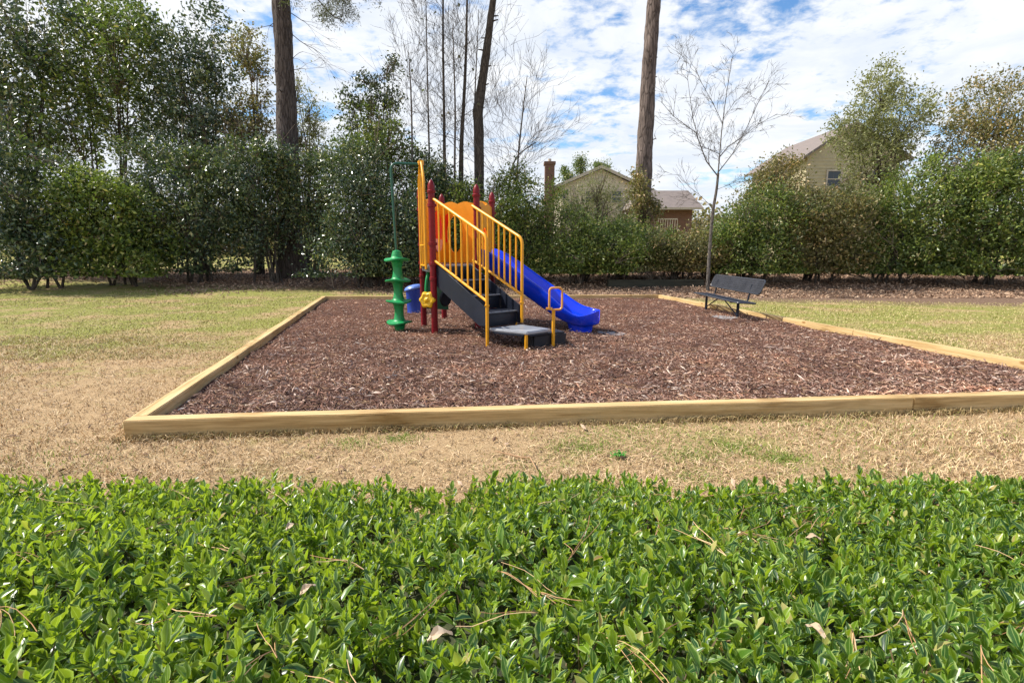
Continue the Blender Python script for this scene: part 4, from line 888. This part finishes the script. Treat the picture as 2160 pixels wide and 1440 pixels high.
# beyond the sides of the picture: the same belt of trees goes on
shrub(420, 20.6, 1.8, [(420, 450, 90, 100), (370, 400, 70, 90), (470, 420, 60, 90), (430, 540, 90, 50)], 17000, .14, 'fdark', 'broad dark evergreen at the left, first beyond the thick pine', 121, stems=7)
shrub(430, 24.0, 1.2, [(430, 230, 85, 90), (380, 150, 70, 80), (470, 300, 70, 70), (440, 80, 60, 70), (360, 300, 80, 80)], 14000, .17, 'fdark', 'tall dark evergreen tree left of the thick pine, reaching the top of the picture', 122, name='evergreen_tree', cat='tree', depth=2, stems=9, per=16, sig=.22)
shrub(260, 19.8, 1.8, [(250, 470, 80, 80), (200, 440, 70, 70), (310, 480, 60, 70), (260, 550, 100, 50)], 17000, .15, 'fmid', 'mid green bushy shrub at the left between two dark evergreens', 123, stems=7)
shrub(240, 23.5, 1.2, [(240, 220, 90, 90), (180, 130, 80, 90), (290, 120, 70, 90), (230, 30, 90, 60), (150, 260, 80, 90)], 14000, .18, 'fmid', 'tall bushy green tree near the left side of the picture', 124, name='evergreen_tree', cat='tree', depth=2, stems=9, per=16, sig=.22)
shrub(80, 19.0, 1.8, [(80, 440, 110, 110), (10, 380, 90, 110), (140, 520, 90, 60), (30, 540, 100, 60)], 15000, .16, 'fdark', 'leftmost dark evergreen shrub at the edge of the picture', 125, stems=7)
shrub(50, 23.0, 1.2, [(60, 220, 100, 110), (-10, 120, 100, 110), (100, 60, 90, 90), (-40, 250, 90, 90)], 13000, .19, 'fdark', 'leftmost tall dark tree filling the upper left corner', 126, name='evergreen_tree', cat='tree', depth=2, stems=8, per=16, sig=.22)
shrub(1720, 20.5, 1.8, [(1710, 480, 75, 65), (1770, 470, 70, 70), (1740, 545, 90, 42)], 22000, .12, 'folive', 'olive shrub right of the bench, below the yellow house', 127, stems=8)
shrub(1880, 20.5, 1.8, [(1870, 470, 80, 75), (1930, 450, 80, 80), (1900, 545, 100, 45)], 22000, .13, 'fmid', 'green shrub at the right, second from the edge', 128, stems=8)
shrub(2080, 20.0, 1.8, [(2070, 460, 90, 90), (2150, 430, 90, 100), (2100, 545, 100, 50)], 20000, .15, 'fmid', 'rightmost green shrub at the edge of the picture', 129, stems=8)
shrub(1850, 25.5, 1.2, [(1850, 330, 60, 70), (1890, 250, 55, 60), (1810, 270, 45, 50), (1870, 180, 40, 50)], 13000, .13, 'fpale', 'airy pale green tree at the right beyond the yellow house', 130, name='leafy_tree', cat='tree', depth=2, stems=10, per=14, sig=.17)
shrub(2050, 24.5, 1.2, [(2050, 320, 70, 80), (2100, 230, 70, 70), (2140, 330, 70, 90)], 15000, .13, 'folive', 'tall olive tree near the right side of the picture', 131, name='leafy_tree', cat='tree', depth=2, stems=10, per=14, sig=.18)

# ------------------------------------------------------------------ houses
M['siding'] = paint('tan_siding', (.62, .55, .43), .8, .1, (.3, .25, .18), bscale=8)
M['yellowsiding'] = paint('yellow_siding', (.50, .44, .28), .8, .1, (.3, .25, .18), bscale=8)
M['roof'] = paint('brown_shingles', (.20, .165, .15), .9, .4, (.12, .1, .09), bscale=30)
M['fascia'] = paint('pale_fascia', (.50, .44, .36), .6, .1)
M['brick'] = brickmat('red_brick', (.13, .055, .040), (.19, .085, .06), (.16, .12, .10))
M['glass'] = paint('dark_window_glass', (.03, .04, .05), .12, .0)
def house_gable():
    Y = 44.0; t = thing('gabled_house', (at(1280, 500, Y).x, Y, 1), 'tan gabled house with red brick chimney behind the trees', 'house')
    pk = at(1268, 350, Y); el = at(1166, 394, Y); er = at(1392, 408, Y); g = .8
    wl, wr = at(1184, 400, Y).x, at(1375, 400, Y).x; sL = (pk.z - el.z) / (pk.x - el.x); sR = (pk.z - er.z) / (er.x - pk.x)
    zl, zr = pk.z - .25 - sL * (pk.x - wl), pk.z - .25 - sR * (wr - pk.x); dp = 9
    f = [(wl, g), (wr, g), (wr, zr), (pk.x, pk.z - .25), (wl, zl)]
    vs = [Vector((x, Y, z)) for x, z in f] + [Vector((x, Y + dp, z)) for x, z in f]; w = MB().add(vs, [(0, 1, 2, 3, 4), (9, 8, 7, 6, 5)] + [(i, i + 5, (i + 1) % 5 + 5, (i + 1) % 5) for i in range(5)])
    w.build('wall', M['siding'], t, smooth=0); lp = MB()
    z = g
    while z < pk.z - .6:
        xl = wl if z < zl else wl + (z - zl) / sL; xr = wr if z < zr else wr - (z - zr) / sR; lp.box(((xl + xr) / 2, Y - .012, z), (xr - xl, .02, .03)); z += .22
    lp.build('siding_boards', M['siding'], t, smooth=0)
    rf = MB()
    for a, b in ((el, pk), (pk, er)):
        o3 = [Vector((a.x, Y - .45, a.z)), Vector((b.x, Y - .45, b.z)), Vector((b.x, Y + dp + .4, b.z)), Vector((a.x, Y + dp + .4, a.z))]; rf.add(o3 + [v - Z(.16) for v in o3], [(0, 1, 2, 3), (7, 6, 5, 4), (0, 4, 5, 1), (1, 5, 6, 2), (2, 6, 7, 3), (3, 7, 4, 0)])
    rfo = rf.build('roof', M['roof'], t, smooth=0); fa = MB()
    for a, b in ((el, pk), (pk, er)):
        o3 = [Vector((a.x, Y - .48, a.z + .01)), Vector((b.x, Y - .48, b.z + .01)), Vector((b.x, Y - .48, b.z - .24)), Vector((a.x, Y - .48, a.z - .24))]; fa.add(o3 + [v + Vector((0, .025, 0)) for v in o3], [(0, 1, 2, 3), (7, 6, 5, 4), (0, 4, 5, 1), (3, 2, 6, 7), (0, 3, 7, 4), (1, 5, 6, 2)])
    fa.build('fascia', M['fascia'], rfo, smooth=0)
    c0 = at(1150, 345, Y - 1); c1 = at(1170, 345, Y - 1); ch = MB(); cx = (c0.x + c1.x) / 2; cw = c1.x - c0.x; ch.box((cx, Y - .6, (c0.z + g) / 2), (cw, .9, c0.z - g)); ch.box((cx, Y - .6, c0.z + .05), (cw + .16, 1.05, .22))
    cho = ch.build('chimney', M['brick'], t, smooth=0); MB().tube([Vector((cx, Y - .6, c0.z + .1)), Vector((cx, Y - .6, c0.z + .42))], .14, 12).build('flue', M['fascia'], cho)
    MB().box((pk.x, Y - .03, pk.z - 1.15), (.5, .05, .6), 0, .02).build('gable_vent', M['fascia'], t)
    MB().tube([Vector((wl + .12, Y - .06, g)), Vector((wl + .12, Y - .06, zl - .2))], .05, 8).build('downpipe', M['fascia'], t)
    def win(px0, py0, px1, py1):
        a, b = at(px0, py0, Y), at(px1, py1, Y); c = (a + b) / 2; fr = MB(); W_, H_ = b.x - a.x, a.z - b.z
        for dx, dz, sx, sz in ((-W_ / 2, 0, .1, H_ + .1), (W_ / 2, 0, .1, H_ + .1), (0, H_ / 2, W_ - .1, .1), (0, -H_ / 2, W_ - .1, .1), (0, 0, W_ - .1, .06)): fr.box((c.x + dx, Y - .05, c.z + dz), (sx, .06, sz))
        o = fr.build('window', M['fascia'], t, smooth=0); MB().box((c.x, Y - .03, c.z), (W_ - .12, .02, H_ - .12)).build('pane', M['glass'], o, smooth=0)
    win(1186, 404, 1194, 424); win(1235, 402, 1256, 428); win(1290, 402, 1311, 428)
    return t
house_gable()
def house_wing():
    Y = 40.0; t = thing('brick_house', (at(1430, 450, Y).x, Y, 1), 'low brick house with brown hipped roof right of the warm grey pine', 'house'); g = .8
    x0, x1 = at(1330, 440, Y).x, at(1484, 440, Y).x; ez = at(1400, 438, Y).z; rz = at(1400, 402, Y + 3).z; dp = 6
    MB().box(((x0 + x1) / 2 - .1, Y + dp / 2 + .4, (g + ez) / 2 - .02), (x1 - x0 - .9, dp - .8, ez - g)).build('wall', M['brick'], t, smooth=0)
    a, b, c, d = (Vector(v) for v in ((x0, Y, ez), (x1, Y, ez), (x1, Y + dp, ez), (x0, Y + dp, ez))); r0, r1 = Vector((x0 + 1, Y + 3, rz)), Vector((at(1452, 402, Y + 3).x, Y + 3, rz))
    ro = MB().add([a, b, c, d, r0, r1], [(0, 1, 5, 4), (1, 2, 5), (2, 3, 4, 5), (3, 0, 4), (3, 2, 1, 0)]).build('roof', M['roof'], t, smooth=0)
    MB().box(((x0 + x1) / 2, Y - .02, ez - .06), (x1 - x0, .04, .16)).build('fascia', M['fascia'], ro, smooth=0)
    f = MB(); zz = at(1400, 462, Y - .5).z; xa, xb = at(1385, 462, Y).x, at(1425, 462, Y).x; f.box(((xa + xb) / 2, Y - .5, zz), (xb - xa, .05, .08))
    for k in range(9): f.box((xa + (xb - xa) * k / 8, Y - .5, zz - .45), (.04, .04, .85))
    f.build('porch_rail', M['fascia'], t, smooth=0)
house_wing()
def house_right():
    Y = 36.0; t = thing('yellow_house', (at(1700, 450, Y).x, Y, 1), 'yellow sided house with steep gable partly hidden by trees at the right', 'house'); g = .8
    el, pk, er = at(1688, 332, Y), at(1800, 258, Y), at(1915, 332, Y); wl, wr = el.x + .5, er.x - .5; dp = 8; s = (pk.z - el.z) / (pk.x - el.x); s2 = (pk.z - er.z) / (er.x - pk.x)
    f = [(wl, g), (wr, g), (wr, pk.z - .22 - s2 * (wr - pk.x)), (pk.x, pk.z - .22), (wl, pk.z - .22 - s * (pk.x - wl))]
    vs = [Vector((x, Y, z)) for x, z in f] + [Vector((x, Y + dp, z)) for x, z in f]; MB().add(vs, [(0, 1, 2, 3, 4), (9, 8, 7, 6, 5)] + [(i, i + 5, (i + 1) % 5 + 5, (i + 1) % 5) for i in range(5)]).build('wall', M['yellowsiding'], t, smooth=0)
    lp = MB(); z = g
    while z < f[4][1] - .1: lp.box(((wl + wr) / 2, Y - .012, z), (wr - wl, .02, .03)); z += .22
    lp.build('siding_boards', M['yellowsiding'], t, smooth=0); rf = MB()
    for a, b in ((el, pk), (pk, er)):
        o3 = [Vector((a.x, Y - .45, a.z)), Vector((b.x, Y - .45, b.z)), Vector((b.x, Y + dp + .4, b.z)), Vector((a.x, Y + dp + .4, a.z))]; rf.add(o3 + [v - Z(.16) for v in o3], [(0, 1, 2, 3), (7, 6, 5, 4), (0, 4, 5, 1), (1, 5, 6, 2), (2, 6, 7, 3), (3, 7, 4, 0)])
    rf.build('roof', M['roof'], t, smooth=0)
    for px in (1745, 1840):
        a, b = at(px, 360, Y), at(px + 26, 396, Y); c = (a + b) / 2; W_, H_ = b.x - a.x, a.z - b.z; fr = MB()
        for dx, dz, sx, sz in ((-W_ / 2, 0, .1, H_ + .1), (W_ / 2, 0, .1, H_ + .1), (0, H_ / 2, W_ - .1, .1), (0, -H_ / 2, W_ - .1, .1), (0, 0, W_ - .1, .06)): fr.box((c.x + dx, Y - .05, c.z + dz), (sx, .06, sz))
        o = fr.build('window', M['fascia'], t, smooth=0); MB().box((c.x, Y - .03, c.z), (W_ - .12, .02, H_ - .12)).build('pane', M['glass'], o, smooth=0)
house_right()
# tree tops behind the gabled house
for i, (bl, lab, mt) in enumerate([([(1225, 352, 13, 13), (1225, 338, 5, 9)], 'blue green tree top just left of the roof peak', 'fmid'), ([(1192, 362, 7, 8), (1200, 375, 10, 8)], 'small blue green tree top next to the brick chimney', 'fmid'), ([(1262, 350, 10, 7), (1276, 354, 9, 7)], 'bright green tree top directly over the roof peak', 'fmid')]):
    shrub(bl[0][0], 56 + i, .8, bl, 1400, .2, mt, lab, 140 + i, name='distant_tree', cat='tree', group='tree tops behind the gabled house', per=16, sig=.22, depth=1.5, stems=4)
def far_wood():
    rng = np.random.default_rng(9); n = 60000; a = rng.uniform(-1.25, 1.25, n // 30); Y = rng.uniform(60, 75, n // 30); x = np.tan(a * .8) * Y; h = 4.5 + 1.5 * np.sin(x * .13) + rng.uniform(-1, 1, n // 30); z = rng.uniform(0, 1, n // 30) * h
    c = np.repeat(np.stack([x, Y, z + 1.2], -1), 30, 0) + rng.normal(size=(n // 30 * 30, 3)) * np.array([.9, .9, .6]); V, F = leaf_cards(c, .55, rng, narrow=.6)
    o = link('far_wood', np_mesh('far_wood', V, F), M['folive']); tag(o, 'distant belt of woodland closing the view behind the houses', 'woodland', kind='stuff')
far_wood()

# ------------------------------------------------------------------ clipped hedge in the foreground
def hedge_top(x, y):
    edge = 1.95 + .02 * np.sin(x * 5.1 + .6) + .02 * np.sin(x * 13.3 + 2) + .10 * np.exp(-((x - .32) / .3) ** 2) - .09 * np.exp(-((x + .33) / .26) ** 2) + .06 * np.exp(-((x + .85) / .3) ** 2)
    z = .885 - .172 * np.clip(y - .5, 0, 9) - .02 * np.sin(x * 4 + y * 3) + .018 * np.sin(x * 9.1) * np.sin(y * 8.3 + 1)
    e = np.clip((y - (edge - .2)) / .2, 0, 1); return z - .5 * e ** 3, edge
def hedge():
    t = thing('clipped_hedge', (0, 1.2, 0), 'low clipped evergreen hedge of glossy pointed leaves across the foreground', 'hedge')
    rng = np.random.default_rng(42); n = 25000; y = rng.uniform(.05, 2.25, n); x = rng.uniform(-3.4, 3.4, n); k = np.abs(x) < y * 1.25 + 1.0; x, y = x[k], y[k]; z, edge = hedge_top(x, y); k = (y < edge) & (z > .1); x, y, z, edge = x[k], y[k], z[k], edge[k]
    n = len(x); z = z - rng.uniform(0, 1, n) ** 1.2 * .14; f = np.clip((y - (edge - .3)) / .3, 0, 1)
    ax = np.stack([rng.normal(0, .28, n), rng.normal(0, .28, n) + f * .5, np.ones(n)], -1); ax = unit(ax)
    sc = rng.uniform(.55, 1.2, n); tpl = 7; C_ = []; Dv = []; Nv = []; Ls = []
    s0, n0 = frames(ax, rng)
    for j in range(tpl):
        ang = (j // 2) * (np.pi / 2) * 1.1 + (j % 2) * np.pi + rng.normal(0, .25, n) + rng.uniform(0, 6.28, n) * (j == 99)
        rad = s0 * np.cos(ang)[:, None] + n0 * np.sin(ang)[:, None]; lvl = j / tpl
        el = .62 + .72 * lvl + rng.normal(0, .18, n); d = unit(rad * np.cos(el)[:, None] + ax * np.sin(el)[:, None])
        base = np.stack([x, y, z], -1) + ax * (-.045 + .055 * lvl)[None] if False else np.stack([x, y, z], -1) + ax * ((-.045 + .055 * lvl) * sc)[:, None]
        up = unit(ax - d * np.sum(ax * d, -1, keepdims=True)); C_.append(base); Dv.append(d); Nv.append(up); Ls.append(sc * rng.uniform(.030, .047, n) * (1.08 - .35 * lvl))
    Bp, Dd, Uu, Ll = np.concatenate(C_), np.concatenate(Dv), np.concatenate(Nv), np.concatenate(Ls); keep = rng.uniform(size=len(Bp)) > .08; Bp, Dd, Uu, Ll = Bp[keep], Dd[keep], Uu[keep], Ll[keep]
    Ss = np.cross(Dd, Uu); tw = rng.normal(0, .35, len(Bp))[:, None]; Uu2 = Uu * np.cos(tw) + Ss * np.sin(tw); Ss = np.cross(Dd, Uu2); Uu = Uu2
    m = len(Bp); W = (Ll * rng.uniform(.17, .26, m)); curl = rng.uniform(-.05, .22, m); vfold = rng.uniform(.3, .95, m)
    rows = [(0, 0), (.28, .78), (.55, 1.0), (.80, .62), (1.0, 0)]; V = []; UV = []
    for (a, wv) in rows:
        c = Bp + Dd * (Ll * a)[:, None] - Uu * (Ll * curl * a * a)[:, None]; V.append(c); UV.append((.5, a))
        if wv > 0:
            for sgn in (-1, 1): V.append(c + Ss * (sgn * W * wv)[:, None] + Uu * (W * wv * vfold)[:, None]); UV.append((.5 + sgn * .5, a))
    # order: 0 base | 1 mid1, 2 L1, 3 R1 | 4 mid2, 5 L2, 6 R2 | 7 mid3, 8 L3, 9 R3 | 10 tip
    nv = len(V); V = np.stack(V, 1).reshape(-1, 3); UV = np.tile(np.array(UV, float), (m, 1)); b = (np.arange(m) * nv)[:, None]
    tri = [(0, 1, 2), (0, 3, 1), (2, 1, 4), (2, 4, 5), (1, 3, 6), (1, 6, 4), (5, 4, 7), (5, 7, 8), (4, 6, 9), (4, 9, 7), (8, 7, 10), (7, 9, 10)]
    F = np.concatenate([b + np.array([q]) for q in tri], 0)
    mat = leafmat('hedge_leaves', [(0, (.010, .045, .03)), (.36, (.022, .085, .030)), (.6, (.075, .175, .018)), (.86, (.22, .34, .02)), (.965, (.36, .42, .06)), (.985, (.5, .42, .16)), (1, (.42, .24, .10))], .42, .29, (.55, .74, .02), .5, uvedge=(.48, .60, .20))
    link('leaves', np_mesh('leaves', V - np.array(ORG[t.name]), F, UV, smooth=True), mat, t)
    # woody stems below the leaves
    ns = 4200; q = rng.choice(n, ns, replace=False); p1_ = np.stack([x[q], y[q], z[q] - .02], -1); p0_ = p1_ - ax[q] * rng.uniform(.12, .22, ns)[:, None] + rng.normal(size=(ns, 3)) * .03
    s, u2 = frames(unit(p1_ - p0_), rng); w = .0016; tri3 = [s * w, (-.5 * s + .87 * u2) * w, (-.5 * s - .87 * u2) * w]
    V = np.stack([p0_ + a * 1.6 for a in tri3] + [p1_ + a for a in tri3], 1).reshape(-1, 3); b = (np.arange(ns) * 6)[:, None]; F = np.concatenate([b + np.array([[0, 1, 4, 3]]), b + np.array([[1, 2, 5, 4]]), b + np.array([[2, 0, 3, 5]])], 0)
    link('twigs', np_mesh('twigs', V - np.array(ORG[t.name]), F), islandmat('hedge_twigs', [(0, (.08, .055, .035)), (1, (.24, .17, .10))]), t)
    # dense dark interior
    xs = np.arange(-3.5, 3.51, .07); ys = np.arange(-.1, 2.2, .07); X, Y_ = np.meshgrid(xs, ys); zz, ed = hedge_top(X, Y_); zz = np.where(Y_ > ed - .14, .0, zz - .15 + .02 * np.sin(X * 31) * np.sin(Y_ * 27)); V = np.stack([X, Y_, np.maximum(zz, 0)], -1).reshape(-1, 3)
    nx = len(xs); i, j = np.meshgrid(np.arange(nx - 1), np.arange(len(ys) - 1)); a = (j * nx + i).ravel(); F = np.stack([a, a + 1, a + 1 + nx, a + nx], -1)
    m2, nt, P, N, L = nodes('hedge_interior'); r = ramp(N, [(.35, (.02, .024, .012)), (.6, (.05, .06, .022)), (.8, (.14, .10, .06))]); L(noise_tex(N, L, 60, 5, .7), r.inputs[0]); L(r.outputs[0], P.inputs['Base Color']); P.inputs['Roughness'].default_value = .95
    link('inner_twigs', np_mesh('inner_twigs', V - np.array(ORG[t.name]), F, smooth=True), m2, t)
hedge()
def straw():
    rng = random.Random(8); mb = MB()
    def zt(x, y): z, e = hedge_top(np.array([x]), np.array([y])); return float(z[0])
    for k in range(80):
        y = rng.uniform(.55, 1.85); x = rng.uniform(-1, 1) * (y * 1.05 + .2); a = rng.uniform(-1.1, 1.1) + (math.pi if rng.random() < .5 else 0); nn = rng.choice((1, 2, 3, 3))
        for j in range(nn):
            l = rng.uniform(.09, .19); aa = a + rng.gauss(0, .10); cv = rng.gauss(0, .35); pts = []; px_, py_ = x, y; z0 = zt(x, y) - .012
            tl = rng.gauss(0, .12)
            for i in range(6): pts.append(Vector((px_, py_, z0 + tl * l * i / 5 + .01 * math.sin(i) * rng.uniform(.2, 1)))); px_ += math.cos(aa + cv * i / 3) * l / 5; py_ += math.sin(aa + cv * i / 3) * l / 5
            mb.tube(pts, .0006 + .0004 * rng.random(), 4, cap=False)
    o = mb.build('pine_straw', islandmat('fallen_pine_straw', [(0, (.34, .17, .08)), (.5, (.52, .30, .15)), (1, (.68, .48, .28))], .6), None, smooth=0); tag(o, 'fallen tan pine needles lying on top of the clipped hedge', 'pine needles', kind='stuff')
    # a few dead leaves caught in the hedge
    spots = [(-.13, .82, .024, 'curled pale dead leaf caught in the hedge near the middle', .5), (-.62, 1.33, .02, 'round grey dead leaf on the hedge at the left', 1.2), (.52, .78, .018, 'pale dead leaf in the hedge right of the middle', 2.0), (.80, 1.25, .018, 'small bleached dead leaf on the hedge at the right', 2.8), (-.42, .95, .018, 'narrow pale dead leaf standing in the hedge', 4.1)]
    dm = islandmat('bleached_dead_leaf', [(0, (.34, .23, .13)), (1, (.55, .44, .32))], .6)
    for x, y, s, lab, a in spots:
        z = zt(x, y) + .02; vs = []; fs = []; nu, nv = 7, 5
        for i in range(nu):
            for j in range(nv):
                u = i / (nu - 1); v = (j / (nv - 1) - .5) * 2; w = math.sin(math.pi * (u * .92 + .04)) ** .8; lx, ly = (u - .5) * 2 * s, v * w * s * .5; lz = s * .22 * v * v * w + s * .3 * math.sin(u * 3.5) + s * .15 * math.sin(u * 9 + v * 4)
                vs.append(Vector((x + lx * math.cos(a) - ly * math.sin(a), y + lx * math.sin(a) + ly * math.cos(a), z + lz)))
        for i in range(nu - 1):
            for j in range(nv - 1): fs.append((i * nv + j, i * nv + j + 1, (i + 1) * nv + j + 1, (i + 1) * nv + j))
        o = MB().add(vs, fs).build('dead_leaf', dm, None, org=(x, y, z)); tag(o, lab, 'dead leaf', 'dead leaves caught in the hedge')
straw()
